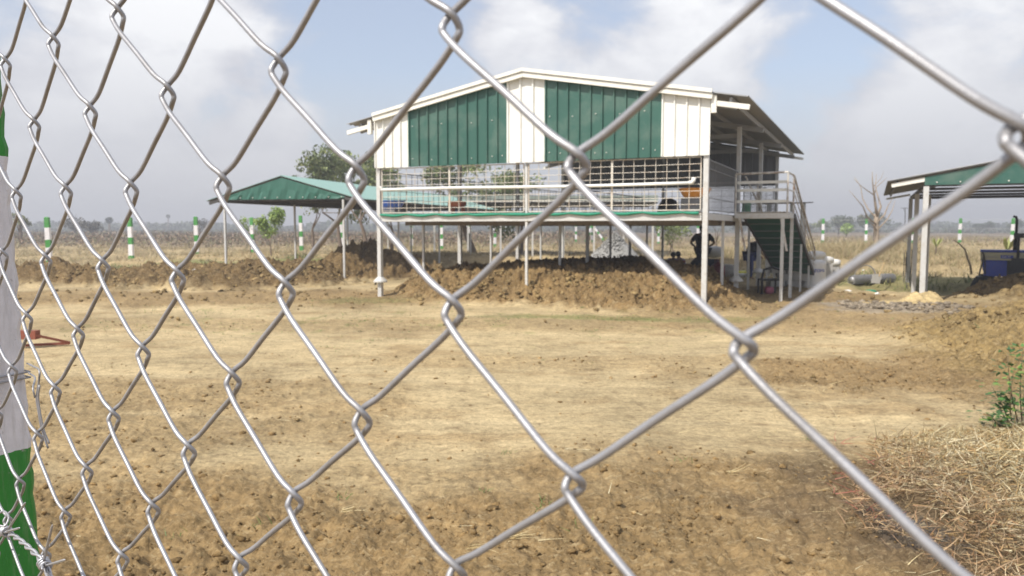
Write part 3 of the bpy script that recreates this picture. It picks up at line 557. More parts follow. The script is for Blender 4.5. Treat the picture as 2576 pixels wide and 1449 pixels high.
for k_, (yy_, n_, hh_, ls_) in enumerate(((66, 6000, .55, .13), (84, 8000, .8, .17), (108, 9000, 1.0, .22), (140, 9000, 1.1, .3))): treeline('brown_scrub', 'brown dry scrub in front of the far tree line', yy_, -yy_*.8, -yy_*.02+8*k_, n_, hh_, ls_, [tuple(c*1.1) for c in SCR])
# ------------------------------------------------------------------ striped boundary posts
def striped_mat(name, stops, H):
    m = bpy.data.materials.new(name); m.use_nodes = True; t = m.node_tree; b = t.nodes['Principled BSDF']; b.inputs['Roughness'].default_value = .55
    tc_ = t.nodes.new('ShaderNodeTexCoord'); sp = t.nodes.new('ShaderNodeSeparateXYZ'); t.links.new(tc_.outputs['Object'], sp.inputs[0])
    nz = noise(t, tc_.outputs['Object'], 9, 5, .6); zz = M(t, 'ADD', M(t, 'DIVIDE', sp.outputs[2], H), M(t, 'MULTIPLY_ADD', nz, .012, -.006))
    c = ramp(t, zz, stops, 'CONSTANT'); ch = ramp(t, noise(t, tc_.outputs['Object'], 26, 6, .7, .4), [(.66, g3(0)), (.69, g3(.8))]); cm = N(t, 'ShaderNodeMixRGB', Color2=(.38, .36, .34, 1)); t.links.new(ch, cm.inputs[0]); t.links.new(c, cm.inputs[1]); c = cm.outputs[0]; mpd = N(t, 'ShaderNodeMapping'); mpd.inputs['Scale'].default_value = (1, 1, .08); t.links.new(tc_.outputs['Object'], mpd.inputs[0]); dr = ramp(t, noise(t, mpd.outputs[0], 60, 4, .6), [(.50, g3(0)), (.75, g3(.4))]); cd = N(t, 'ShaderNodeMixRGB', Color2=(.40, .36, .30, 1)); t.links.new(dr, cd.inputs[0]); t.links.new(c, cd.inputs[1]); c = cd.outputs[0]; hv = N(t, 'ShaderNodeHueSaturation'); t.links.new(c, hv.inputs['Color']); t.links.new(M(t, 'MULTIPLY_ADD', noise(t, tc_.outputs['Object'], 14, 8, .75), .5, .75), hv.inputs['Value'])
    t.links.new(hv.outputs[0], b.inputs['Base Color'])
    mp = N(t, 'ShaderNodeMapping'); mp.inputs['Scale'].default_value = (1, 1, .25); t.links.new(tc_.outputs['Object'], mp.inputs[0])
    bp = N(t, 'ShaderNodeBump', Strength=1.0, Distance=.006); t.links.new(noise(t, mp.outputs[0], 55, 7, .8, .6), bp.inputs['Height']); t.links.new(bp.outputs[0], b.inputs['Normal']); return m
GP, WP = (.035, .27, .035), (.80, .78, .80)
m_post = striped_mat('striped_post_paint', [(0, GP), (.135, WP), (.39, GP), (.544, WP), (.786, GP)], 2.2)
POSTS = [(120, 546, 34, 'leftmost far striped post beyond the brown bank', .02), (327, 547, 38.5, 'second far striped post from the left', .01), (493, 545, 41.5, 'third far striped post from the left', .015), (634, 547, 46, 'striped post in front of the bright green tree', .02),
    (757, 542, 48.5, 'striped post seen under the middle of the left shed', .015), (858, 547, 51, 'striped post beside the right front leg of the left shed', .02), (1035, 557, 60, 'striped post just right of the barn front left leg', .01), (1111, 557, 60, 'striped post over the left part of the barn mound', 0),
    (1179, 556, 62, 'striped post before the thick tree trunk below the deck', 0), (1245, 557, 65, 'striped post left of the barn middle leg', 0), (1304, 558, 70, 'striped post hidden partly by the barn middle leg', 0), (1449, 560, 88, 'striped post left of the propped corner post', 0),
    (1657, 561, 78, 'striped post behind the wispy shrub below the deck', 0), (1756, 562, 74, 'striped post behind the standing worker', 0), (1858, 561, 71, 'striped post under the stair landing', 0), (2071, 550, 68, 'striped post right of the staircase on the grassy rise', 0),
    (2180, 550, 66, 'striped post left of the leafless pale tree', 0), (2297, 549, 66, 'striped post partly hidden by the right shed legs', -.01), (2416, 549, 68, 'striped post in the open field under the right shed', -.015), (2548, 549, 62, 'striped post behind the tractor exhaust', -.02)]
pm = MB(); w0 = .105; pm.hexa([(-w0, -w0, 0), (w0, -w0, 0), (w0, w0, 0), (-w0, w0, 0), (-w0*.86, -w0*.86, 2.17), (w0*.86, -w0*.86, 2.17), (w0*.86, w0*.86, 2.17), (-w0*.86, w0*.86, 2.17)])
pm.hexa([(-w0*.86, -w0*.86, 2.172), (w0*.86, -w0*.86, 2.172), (w0*.86, w0*.86, 2.172), (-w0*.86, w0*.86, 2.172), (-w0*.6, -w0*.6, 2.2), (w0*.6, -w0*.6, 2.2), (w0*.6, w0*.6, 2.2), (-w0*.6, w0*.6, 2.2)])
p0 = pm.build('striped_post', m_post); tops = []
for i, (u, vt, Y, lb, ln) in enumerate(POSTS):
    o = p0 if i == 0 else p0.copy()
    if i: COL.objects.link(o)
    t_ = at(u, vt, Y); o.location = (t_.x, Y, t_.z-2.2); o.rotation_euler = (random.gauss(0, .01), -ln, random.gauss(0, .1)); tag(o, lb, 'post', 'green and white striped boundary posts'); tops.append(t_)
ct = at(1490, 563, 90); cpst = p0.copy(); COL.objects.link(cpst); cpst.location = (ct.x, 90, ct.z-2.2); tag(cpst, 'upright corner post held by two slanting props', 'post', 'green and white striped boundary posts')
for u, lb in ((1472, 'slanting prop leaning to the left of the corner post'), (1522, 'slanting prop leaning to the right of the corner post')):
    q = at(u, 607, 89.5); d = (ct-q); L_ = d.length; o = p0.copy(); COL.objects.link(o); o.location = ct-d.normalized()*2.2; o.rotation_euler = d.to_track_quat('Z', 'Y').to_euler(); o.location = ct-d.normalized()*2.2-Vector((0, .25, .12)); tag(o, lb, 'prop', 'props of the corner post')
wf = empty('boundary_wires', tops[15]); tag(wf, 'thin wires strung between the striped posts at right', 'wire')
for dz in (-.12, -.85, -1.4):
    MB().tube([tops[i]+Vector((0, -.1, dz)) for i in (14, 15, 16, 17, 18, 19)]+[tops[19]+Vector((6, -2, dz))], .009, 4).build('wire', m_steel, wf)
for u, vt, Y, lb in ((2277, 522, 150, 'nearer utility pole with crossarm left of the right shed'), (2355, 557, 300, 'distant utility pole with crossarm right of the shed leg')):
    b = base_at(u, Y); t_ = at(u, vt, Y); e_ = empty('utility_pole', b); tag(e_, lb, 'pole', 'utility poles'); MB().tube([b-Vector((0, 0, .3)), t_], [.13, .09], 6).build('pole', m_darksteel, e_)
    MB().bar(t_-Vector((.8, 0, .15)), t_+Vector((.8, 0, -.15)), .1).bar(t_-Vector((.35, 0, .15)), t_-Vector((0, 0, .9)), .05).build('crossarm', m_darksteel, e_)
# ------------------------------------------------------------------ corrugated sheet helper
def rib_sheet(mb, P, U_, V_, Nn, lu, lv, pitch=.2, amp=.03, th=.006, flat=False, vfun=None):
    """sheet spanned by unit U_ (length lu, ribs repeat along it) and V_ (length lv or vfun(u)->(v0,v1)); Nn outward normal"""
    xs = [0.]; k = 0
    prof = [(0, 0), (.06, 1), (.16, 1), (.22, 0), (1, 0)] if not flat else [(0, 0), (.25, .85), (.5, 1), (.75, .85)]
    pts = []
    while True:
        done = False
        for f_, h_ in prof[:-1] if not flat else prof:
            x = (k+f_)*pitch
            if x > lu: done = True; break
            pts.append((x, h_*amp))
        if done: break
        k += 1
    pts.append((lu, 0)); base = len(mb.v)
    for x, h_ in pts:
        v0, v1 = vfun(x) if vfun else (0, lv)
        for side in (0, 1):
            q = P+U_*x+Nn*(h_-side*th); mb.v.append(tuple(q+V_*v0)); mb.v.append(tuple(q+V_*v1))
    for i in range(len(pts)-1):
        a = base+i*4; b = a+4
        mb.f += [[a, b, b+1, a+1], [a+2, a+3, b+3, b+2], [a, a+2, b+2, b], [a+1, b+1, b+3, a+3]]
    e0 = base+(len(pts)-1)*4; mb.f += [[base, base+1, base+3, base+2], [e0, e0+2, e0+3, e0+1]]
    return mb
UP = Vector((0, 0, 1))
# ------------------------------------------------------------------ THE RAISED BARN
barn = empty('raised_barn', PL); tag(barn, 'long raised livestock barn on white steel legs with green and white gable', 'barn')
ZB, ZE, ZP = 3.12, 4.29, 5.03      # gable wall bottom, eave, peak (sheet top)
HB = BW/2
def roofz(a): return ZP-(ZP-ZE)*abs(a-HB)/(HB+.1)
FR = -.10                         # gable wall stands just in front of the posts
us = [943, 1028, 1275, 1370, 1663, 1786]; aa = [a_at(u, 3.5, FR) for u in us]
for i in range(5):
    a0, a1 = aa[i], aa[i+1]; mb = MB(); pitch = (a1-a0)/round((a1-a0)/.262)
    cuts = [a0, a1] if not (a0 < HB < a1) else [a0, HB, a1]
    rib_sheet(mb, B(a0, FR, 0), ED, UP, -ND, a1-a0, 0, pitch, .045, .006, False, lambda x, a0=a0: (ZB, roofz(a0+x)-.02))
    mb.build('wall_panel', m_white if i % 2 == 0 else m_green, barn, label=('white' if i % 2 == 0 else 'green')+' ribbed gable sheet')
for i in (1, 3):   # screws
    for rz in (3.28, 4.05):
        a = aa[i]+.12
        while a < aa[i+1]-.1:
            if rz < roofz(a)-.3: MB().box(B(a, FR-.012, rz+random.uniform(-.03, .03)), .02, .02, .015, ED, ND, UP).build('screw', m_trim, barn)
            a += random.choice((.25, .52, .52, .78))
# roof slabs
OV = .80; slope = (ZP-ZE)/(HB+.1)
for sgn in (-1, 1):
    run = HB+OV; V_ = (ED*sgn+UP*(-slope)).normalized(); Ls = run*math.sqrt(1+slope**2); Nn = (UP+ED*sgn*slope).normalized()
    mb = MB(); rib_sheet(mb, B(HB, FR-.12, ZP+.03), ND, V_, Nn, BD+.75, Ls, .19, .028, .008, True); mb.build('roof_sheet', m_roof, barn)
    mb = MB()
    for s_ in np.linspace(.35, Ls-.35, 6):
        p = B(HB, FR+.02, ZP-.055)+V_*s_; mb.bar(p, p+ND*(BD+.45), .05, .09, Nn)
    mb.build('purlins', m_roof, barn)
    mb = MB()
    for b in (.05, 4.05, 8.05, BD-.2):
        p = B(HB, b, ZP-.16); mb.bar(p, p+V_*(Ls-.25), .06, .12, Nn)
    mb.build('rafters', m_roof, barn)
    # bright fascia: two stepped trims along the gable
    Lg = (HB+(.0 if sgn < 0 else .13))*math.sqrt(1+slope**2)
    mb = MB(); p = B(HB-.0*sgn, FR-.15, ZP+.055); mb.bar(p, p+V_*Lg, .05, .075, Nn); p = B(HB, FR-.11, ZP-.045); mb.bar(p, p+V_*Lg, .06, .10, Nn); mb.build('fascia', m_trim, barn)
    a_e = -.1 if sgn < 0 else BW+.1
    # outrigger under the overhang + bracket
    mb = MB(); z0 = ZE-.16; mb.bar(B(a_e, FR-.02, z0), B(a_e+sgn*.72, FR-.02, z0-slope*.72), .06, .10); mb.box(B(a_e+sgn*.05, FR-.03, ZE-.19), .10, .08, .34, ED, ND, UP); mb.build('eave_bracket', m_trim, barn); mb = MB()
    mb.bar(B(a_e, BD, z0), B(a_e+sgn*.72, BD, z0-slope*.72), .06, .08)
    mb.build('eave_bracket', m_trim, barn)
# rear gable wall sheet (dark inside) and rear posts
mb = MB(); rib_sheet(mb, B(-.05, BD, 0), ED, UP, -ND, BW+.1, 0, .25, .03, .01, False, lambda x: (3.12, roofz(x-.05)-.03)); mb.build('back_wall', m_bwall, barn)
# tie beams across
mb = MB()
for b in (4.05, 8.05): mb.bar(B(0, b, 3.95), B(BW, b, 3.95), .07, .1)
mb.bar(B(0, BD-.1, 3.25), B(BW, BD-.1, 3.25), .06, .08)
mb.build('tie_beams', m_roof, barn)
# posts
def flange(mb, p, w=.17): mb.lathe(p, [(.05, -.05), (w, -.03), (w, .0), (.075, .10), (.05, .10)], 14)
for a in (0., HB, BW):
    for b in (0., 4.0, 8.0, BD-.05):
        zt = min(ZB, 3.3) if b == 0 else (roofz(a)-.16 if a != HB else ZP-.2)
        wd = .10 if a != HB else .07
        if a == HB and b == 0: wd = .055
        if a == HB and b in (4.0, 8.0): zt = 1.85; wd = .075
        p = B(a, b, 0); mb = MB(); mb.box(Vector((p.x, p.y, (zt-.25)/2)), wd, wd, zt+.25, ED, ND, UP)
        if a != HB and not (a == BW and b == 0):
            flange(mb, B(a, b, .40))
        mb.build('post', m_steel, barn)
for a in (0., HB, BW):
    for b in (2.0, 6.0, 10.0):
        p = B(a, b, 0); mb = MB(); mb.box(Vector((p.x, p.y, .83)), .055, .055, 2.05, ED, ND, UP); mb.build('post', m_steel, barn)
# deck
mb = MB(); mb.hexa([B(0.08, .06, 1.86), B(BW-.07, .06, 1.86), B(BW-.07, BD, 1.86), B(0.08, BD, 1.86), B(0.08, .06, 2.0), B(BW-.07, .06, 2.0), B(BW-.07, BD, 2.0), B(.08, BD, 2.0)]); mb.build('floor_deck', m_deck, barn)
mb = MB(); mb.bar(B(.07, 0, 1.905), B(BW-.07, 0, 1.905), .09, .13); mb.bar(B(.07, -.05, 1.972), B(BW-.07, -.05, 1.972), .02, .022); mb.bar(B(BW, .07, 1.915), B(BW, BD, 1.915), .09, .13); mb.bar(B(0, .07, 1.905), B(0, BD, 1.905), .09, .13)
mb.build('edge_beam', m_steel, barn)
mb = MB()
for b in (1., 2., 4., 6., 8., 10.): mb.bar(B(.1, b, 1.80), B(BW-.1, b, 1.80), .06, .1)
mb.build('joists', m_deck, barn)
# cage panels
def cage(p0, p1, z0, z1, nv, zs, name='mesh_panel', rv=.0075, rh=.006, mat=m_mesh, off=Vector((0, 0, 0)), frame=True):
    mb = MB(); p0, p1 = Vector(p0)+off, Vector(p1)+off; d = p1-p0
    for k in range(nv+1):
        q = p0+d*(k/nv); mb.tube([q+UP*z0, q+UP*z1], rv, 5)
    for z in zs:
        ex = (p1-p0).cross(UP).normalized()*.012; mb.tube([p0+UP*z+ex, (p0+p1)/2+UP*(z-.004)+ex, p1+UP*z+ex], rh, 5)
    if frame:
        mb.bar(p0+UP*z0, p1+UP*z0, .022); mb.bar(p0+UP*z1, p1+UP*z1, .022); mb.bar(p0+UP*(z0+.012), p0+UP*(z1-.012), .022); mb.bar(p1+UP*(z0+.012), p1+UP*(z1-.012), .022)
    mb.build(name, mat, barn)
zr = [2.16+.134*k for k in range(7)]
for a0, a1 in ((.1, HB/2), (HB/2+.02, HB-.06), (HB+.06, HB*1.5), (HB*1.5+.02, BW-.1)): cage(B(a0, -.02, 0), B(a1, -.02, 0), 2.05, 3.10, 8, zr)
m_cage2 = pbr('grey_cage_rod', (.20, .20, .20), .55, .2, .1, 10)
for b0, b1 in ((.1, 3.9), (4.1, 7.9), (8.1, BD-.2)): cage(B(0, b0, 0), B(0, b1, 0), 2.05, 3.05, 14, [2.2+.2*k for k in range(5)], mat=m_cage2)
for a0, a1 in ((.1, HB-.06), (HB+.06, BW-.1)): cage(B(a0, BD, 0), B(a1, BD, 0), 2.05, 3.08, 15, [2.2+.2*k for k in range(5)], mat=m_cage2)
cage(B(BW, .1, 0), B(BW, 3.9, 0), 2.05, 3.06, 24, [2.3, 2.88], 'side_grille', .008, .01, m_cage2)
for b0, b1 in ((4.9, 7.9), (8.1, BD-.2)): cage(B(BW, b0, 0), B(BW, b1, 0), 2.05, 2.9, 18, [2.3, 2.6], 'side_grille', .006, .006, m_cage2)
cage(B(.1, 6.0, 0), B(BW*.62, 6.0, 0), 2.03, 2.55, 22, [2.15, 2.3, 2.45], 'partition', .006, .005, m_cage2)
cage(B(BW*.62, .2, 0), B(BW*.62, 6.0, 0), 2.03, 2.55, 22, [2.15, 2.3, 2.45], 'partition', .006, .005, m_cage2)
# water pipe with elbow
pp = [B(a, -.10, 2.60+.012*math.sin(a*.9)-.02*(a/BW)) for a in np.linspace(.12, BW-.32, 14)]
mb = MB(); mb.tube(pp, .034, 10); e_ = pp[-1]; mb.tube([e_, e_+ED*.06+UP*.01, e_+ED*.09+UP*.05, e_+ED*.095+UP*.10], .043, 10); mb.tube([pp[0]+UP*.02, pp[0]+UP*.08], .035, 8); mb.build('water_pipe', m_pvc, barn, True)
# rolled green net along the deck edge, tied in scallops
mb = MB(); pts, rs = [], []
for k in range(121):
    a = .08+(BW-.2)*k/120; f = (a/ .82) % 1; pts.append(B(a, -.085, 2.005-.022*math.sin(math.pi*f)+.006*math.sin(a*9))); rs.append(.017+.018*math.sin(math.pi*f)**.6)
mb.tube(pts, rs, 8); mb.build('shade_net', m_net, barn, True)
# door gate standing open + inner frames on the right side
mb = MB(); mb.bar(B(BW+.03, 8.2, 2.1), B(BW+.03, 7.2, 2.85), .05); mb.bar(B(BW+.03, 7.2, 2.02), B(BW+.03, 7.2, 2.9), .05); mb.build('gate_frame', m_rust, barn)
# ------------------------------------------------------------------ STAIRCASE + LANDING
st = empty('steel_staircase', B(BW+1, 4, 0)); tag(st, 'steel landing and green backed stair running down behind the right side of the barn', 'staircase')
A0, A1, B0, B1, ZL = BW+.10, BW+1.28, 3.0, 4.1, 2.06
mb = MB(); rib_sheet(mb, B(A0, B0, ZL-.01), ED, ND, UP, A1-A0, B1-B0, .08, .018, .008, True); mb.build('landing_deck', m_steel, st)
mb = MB(); mb.bar(B(A0, B0, ZL-.09), B(A1, B0, ZL-.09), .05, .12); mb.bar(B(A1-.005, B0+.03, ZL-.09), B(A1-.005, B1, ZL-.09), .05, .12); mb.bar(B(A0, B0+.03, ZL-.09), B(A0, B1, ZL-.09), .05, .12); mb.bar(B(A0, B1, ZL-.09), B(A1, B1, ZL-.09), .05, .12); mb.build('landing_frame', m_steel, st)
for a, b in ((A1-.12, B0+.02), (A1-.02, B1-.02)):
    mb = MB(); q = B(a, b, 0); mb.box(Vector((q.x, q.y, .93)), .07, .07, 2.0, ED, ND, UP); mb.build('leg', m_steel, st)
sb, se = B1, B1+4.6; z0, z1 = ZL-.08, .18
a0s, a1s = A0+.08, A1+.0; SK = .38
mb = MB(); mb.hexa([B(a0s, sb, z0-.05), B(a1s, sb, z0-.05), B(a1s+SK*.6, se, z1-.05), B(a0s+SK, se, z1-.05), B(a0s, sb, z0-.03), B(a1s, sb, z0-.03), B(a1s+SK*.6, se, z1-.03), B(a0s+SK, se, z1-.03)]); mb.build('backing_sheet', m_dgreen, st)
for k in range(10):
    t = (k+.6)/10; aL, aR = a0s+SK*t, a1s+SK*.6*t; mb = MB(); q = B((aL+aR)/2, sb+(se-sb)*t, z0+(z1-z0)*t); mb.box(q+UP*.02, aR-aL, .27, .03, ED, ND, UP); mb.build('tread', m_darksteel, st)
    mb = MB(); mb.bar(B(aL, sb+(se-sb)*t+.06, z0+(z1-z0)*t-.085), B(aR, sb+(se-sb)*t+.06, z0+(z1-z0)*t-.085), .022); mb.build('tread_bar', m_cage2, st)
for a, k in ((a0s-.03, SK), (a1s+.03, SK*.6)):
    mb = MB(); mb.bar(B(a, sb, z0), B(a+k, se, z1), .05, .12); mb.build('stringer', m_darksteel, st)
for t, a in ((.35, a1s+SK*.2), (.7, a1s+SK*.42), (.8, a0s+SK*.8)):
    q = B(a, sb+(se-sb)*t, 0); zt = z0+(z1-z0)*t-.08; mb = MB(); mb.box(Vector((q.x, q.y, (zt-.1)/2)), .05, .05, zt+.1, ED, ND, UP); mb.build('leg', m_steel, st)
HR = .88
def rail(pts, r, nm='handrail', m=m_rust): MB().tube(pts, r, 8).build(nm, m, st)
rail([B(A0, B0, ZL+HR), B(A1-.04, B0, ZL+HR+.015), B(A1, B1, ZL+HR), B(a1s+.03+SK*.55, se-.45, z1+.25+HR*.72), B(a1s+.04+SK*.6, se+.05, z1+.05)], .025)
rail([B(a0s-.02, B1, ZL+HR), B(a0s-.03+SK, se-.3, z1+.2+HR*.8)], .022)
for dz in (.24, .50, .68):
    MB().bar(B(A0+.03, B0+.035, ZL+dz), B(A1-.06, B0+.035, ZL+dz), .02, .065).build('guard_bar', m_white, st)
    rail([B(A1-.02, B0+.05, ZL+dz), B(A1, B1, ZL+dz), B(a1s+.03+SK*.58, se-.2, z1+.1+dz)], .013, 'guard_rail')
for a, b in ((A0, B0), (A1-.03, B0), (A1, B1)):
    rail([B(a, b, ZL-.05), B(a, b, ZL+HR)], .024, 'rail_post')
for t in (.45, .9):
    q = B(a1s+.03+SK*.6*t, sb+(se-sb)*t, z0+(z1-z0)*t); rail([q, q+UP*HR*.9], .02, 'rail_post')
for a in (A0+.1, A1-.16):
    mb = MB(); mb.bar(B(a, B0+.03, ZL-.15), B(a+.14, B0+.03, ZL-.9), .045, .045); mb.build('brace', m_rust, st)
# small roofed stand behind the stair
sp_ = at(1955, 620, 27); rs_ = empty('roofed_stand', (sp_.x, sp_.y, 0)); tag(rs_, 'small flat topped stand on legs just behind the stair handrail', 'stand')
t0, t1 = at(1908, 511, 27), at(2030, 508, 27.5)
mb = MB(); mb.hexa([t0+Vector((0, -.6, -.03)), t1+Vector((0, -.6, -.05)), t1+Vector((0, .9, -.03)), t0+Vector((0, .9, -.03)), t0+Vector((0, -.6, 0)), t1+Vector((0, -.6, -.02)), t1+Vector((0, .9, 0)), t0+Vector((0, .9, 0))]); mb.build('top_sheet', m_darksteel, rs_)
for p in (t0+Vector((.25, -.4, 0)), t1+Vector((-.28, -.4, 0)), t0+Vector((.25, .6, 0)), t1+Vector((-.3, .6, 0))):
    mb = MB(); mb.box(Vector((p.x, p.y, (p.z-.05)/2)), .13, .13, p.z-.05); mb.build('leg', m_steel, rs_)
# ------------------------------------------------------------------ SHEDS
def shed(name, label, P0, E_, N_, w, L, zb, ze, zp, ovs, ovf, cols, posts, pw=.09, topm=m_teal, under=m_under, fabric=False, brm=None):
    r = empty(name, (P0.x, P0.y, 0)); tag(r, label, 'shed', 'open sheds with green gables'); hw = w/2
    def Q(a, b, z): return Vector((P0.x, P0.y, 0))+E_*a+N_*b+UP*z
    sl_ = (zp-ze)/hw
    for s_ in (-1, 1):
        V_ = (E_*s_-UP*sl_).normalized(); Ls = (hw+ovs)*math.sqrt(1+sl_**2); Nn = (UP+E_*s_*sl_).normalized()
        mb = MB(); rib_sheet(mb, Q(hw, -ovf, zp+.03), N_, V_, Nn, L+2*ovf, Ls, .2, .022, .006, True); mb.build('roof_sheet', topm, r)
        mb = MB(); rib_sheet(mb, Q(hw, -ovf+.01, zp+.012), N_, V_, Nn, L+2*ovf-.02, Ls-.01, .2, .0, .008, True); mb.build('shaded_underside', under, r)  # added skin under the roof sheet, carries the painted underside shade
        mb = MB()
        for q in np.linspace(.25, Ls-.2, 4): p = Q(hw, .05, zp-.04)+V_*q; mb.bar(p, p+N_*(L-.1), .04, .06, Nn)
        mb.build('purlins', m_darksteel, r)
        mb = MB(); p = Q(hw, -.02, ze-.0); a_e = 0 if s_ < 0 else w; mb.bar(Q(a_e+s_*.02, -.03, ze-.09), Q(a_e+s_*(ovs-.08), -.03, ze-.09-sl_*(ovs-.1)), .05, .09); mb.build('eave_bracket', brm or m_trim, r); mb = MB(); mb.bar(Q(a_e+s_*.02, L, ze-.12), Q(a_e+s_*(ovs-.08), L, ze-.12-sl_*(ovs-.1)), .04, .06); mb.build('eave_bracket', brm or m_trim, r)
    mb = MB(); nseg = 40 if fabric else 24; base = []
    for i in range(nseg+1):
        a = -.04+(w+.08)*i/nseg; zt = zp-.03-sl_*abs(a-hw); wv = (.020*math.sin(i*1.3)+.014*math.sin(i*3.3)+.008*math.sin(i*5.7)) if fabric else 0
        mb.v += [tuple(Q(a, -.06+wv, zb)), tuple(Q(a, -.06-wv*.6, (zb+zt)/2)), tuple(Q(a, -.06, zt)), tuple(Q(a, -.05+wv, zb)), tuple(Q(a, -.05-wv*.6, (zb+zt)/2)), tuple(Q(a, -.05, zt))]
        if i:
            c = len(mb.v)-6; d = c-6; mb.f += [[d, c, c+1, d+1], [d+1, c+1, c+2, d+2], [d+3, d+4, c+4, c+3], [d+4, d+5, c+5, c+4], [d, d+3, c+3, c], [d+2, c+2, c+5, d+5]]
    mb.build('gable_panel', m_tarp if fabric else m_green, r, False)
    a = .2
    while a < w: MB().box(Q(a, -.075, zb+.06), .025, .02, .025, E_, N_, UP).build('screw', m_trim, r); a += .45
    mb = MB(); mb.bar(Q(0, 0, zb), Q(w, 0, zb), .05, .07); mb.bar(Q(0, L, zb), Q(w, L, zb), .05, .08); mb.bar(Q(0, 0.05, zb), Q(0, L, zb), .05, .08); mb.bar(Q(w, 0.05, zb), Q(w, L, zb), .05, .08)
    b_ = 2.
    while b_ < L-1: mb.bar(Q(.05, b_, zb-.0), Q(w-.05, b_, zb-.0), .04, .06); b_ += 2.
    mb.build('frame', m_darksteel, r)
    for a, b in posts:
        q = Q(a, b, 0); mb = MB(); mb.box(Vector((q.x, q.y, zb/2-.15)), pw, pw, zb+.25, E_, N_, UP); mb.build('post', m_steel, r)
    return Q, r
E2 = Vector((.968, -.25, 0)).normalized(); N2 = Vector((-E2.y, E2.x, 0)); PS = gp(570, 702)
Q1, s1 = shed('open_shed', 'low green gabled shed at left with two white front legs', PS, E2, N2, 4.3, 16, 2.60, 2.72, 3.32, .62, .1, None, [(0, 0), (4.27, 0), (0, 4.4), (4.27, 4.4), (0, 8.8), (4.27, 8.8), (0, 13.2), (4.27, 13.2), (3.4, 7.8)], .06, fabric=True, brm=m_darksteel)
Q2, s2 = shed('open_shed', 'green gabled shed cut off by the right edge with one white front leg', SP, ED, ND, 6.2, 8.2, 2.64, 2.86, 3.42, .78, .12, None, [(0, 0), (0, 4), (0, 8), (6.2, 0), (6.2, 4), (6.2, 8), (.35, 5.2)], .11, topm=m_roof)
# long low shed far behind
r3 = empty('long_shed', at(1380, 560, 44)); tag(r3, 'long low roofed shed glimpsed through the barn mesh', 'shed')
f0, f1 = at(1075, 493, 42), at(1655, 491, 46); g0, g1 = at(1075, 508, 42), at(1655, 507, 46)
bk = Vector((1, 9, 0))
MB().hexa([g0, g1, g1+bk*.01, g0+bk*.01, f0, f1, f1+bk*.01, f0+bk*.01]).build('fascia_sheet', pbr('grey_green_sheet', (.33, .38, .34), .5, 0, .08, 2), r3)
MB().hexa([g0+bk*.02-UP*.1, g1+bk*.02-UP*.1, g1+bk-UP*.1, g0+bk-UP*.1, g0+bk*.02, g1+bk*.02, g1+bk, g0+bk]).build('roof', m_darksteel, r3)
MB().bar(g0-bk*.005+UP*.02, g1-bk*.005+UP*.02, .05, .07).build('trim', m_trim, r3)
for t in np.linspace(.02, .98, 8):
    p = g0.lerp(g1, t)+bk*.05; MB().box(Vector((p.x, p.y, p.z/2)), .1, .1, p.z).build('post', m_steel, r3)
# ------------------------------------------------------------------ things on the deck
def col(name, c, rough=.5): return MATS.get(name) or pbr(name, c, rough, 0, .06, 8)
def basin(u, v, b, r, h, name, c, label, cat='basin'):
    a = a_at(u, 2.1, b); p = B(a, b, 0); e_ = Vector((p.x, p.y, 2.005)); mb = MB(); mb.lathe(e_, [(0.001, 0), (r*.62, 0), (r*.72, h*.15), (r*.95, h*.8), (r, h), (r*1.04, h+.005), (r*.9, h*.9), (r*.65, h*.12), (.001, h*.1)], 24)
    o = mb.build(name, col(name+'_plastic', c, .35), None, True); tag(o, label, cat); return o
z_ = 0
b1_ = basin(985, 512, 1.2, .36, .22, 'plastic_basin', (.05, .16, .62), 'blue plastic basin hanging low behind the mesh at the left end'); b1_.location.z += .16
b2_ = basin(1748, 500, 1.0, .34, .20, 'orange_bowl', (.85, .36, .06), 'wide orange bowl behind the mesh at the right end of the deck', 'bowl'); b2_.location.z += .32
b3_ = basin(1172, 520, 6.5, .45, .22, 'washbasin', (.03, .08, .36), 'dark blue basin deep inside the barn behind the brown box', 'basin')
a = a_at(1682, 2.1, 2.0); p = B(a, 2., 2.0); mb = MB(); mb.lathe(p, [(.27, 0), (.27, .04), (.24, .2), (.16, .32), (.05, .37), (.001, .375)], 18); tag(mb.build('feed_cover', m_black, None, True), 'black domed cover standing on the deck near the orange bowl', 'cover')
for q_, nm in ((b1_, 'hanger'), (b2_, 'hanger')):
    c = Vector(q_.bound_box[0]); 
for u, b, zz in ((985, 1.2, .16), (1748, 1.0, .32)):
    a = a_at(u, 2.1, b); p = B(a, b, 2.005); s_ = MB(); s_.box(p+UP*(zz/2), .5, .5, zz-.02, ED, ND, UP); s_.bar(p+UP*zz-ED*.3, p+UP*zz+ED*.3, .03); tag(s_.build('feeding_block', m_cage2, None), 'low grey block under the %s' % ('blue basin' if u < 1000 else 'orange bowl'), 'block')
a = a_at(1150, 2.1, .9); p = B(a, .9, 2.01); mb = MB(); mb.box(p+UP*.27, .36, .28, .12, ED, ND, UP); mb.box(p+UP*.20, .30, .22, .02, ED, ND, UP); mb.bar(p+ED*.14, p+ED*.14+UP*.19, .03); mb.bar(p-ED*.14, p-ED*.14+UP*.19, .03); mb.bar(p+ED*.14+ND*.1, p+ED*.14+ND*.1+UP*.19, .03); mb.bar(p-ED*.14+ND*.1, p-ED*.14+ND*.1+UP*.19, .03)
tag(mb.build('feed_box', col('brown_box', (.36, .10, .03)), None), 'rust brown box on short legs behind the mesh left of centre', 'box')
a = BW-.6; p = B(a, 9.5, 2.01); mb = MB(); mb.lathe(p, [(.16, 0), (.13, .35), (.15, .5), (.12, .52)], 12); tag(mb.build('green_drum', col('green_drum', (.03, .3, .1)), None, True), 'small green drum on the deck behind the landing rails', 'drum')
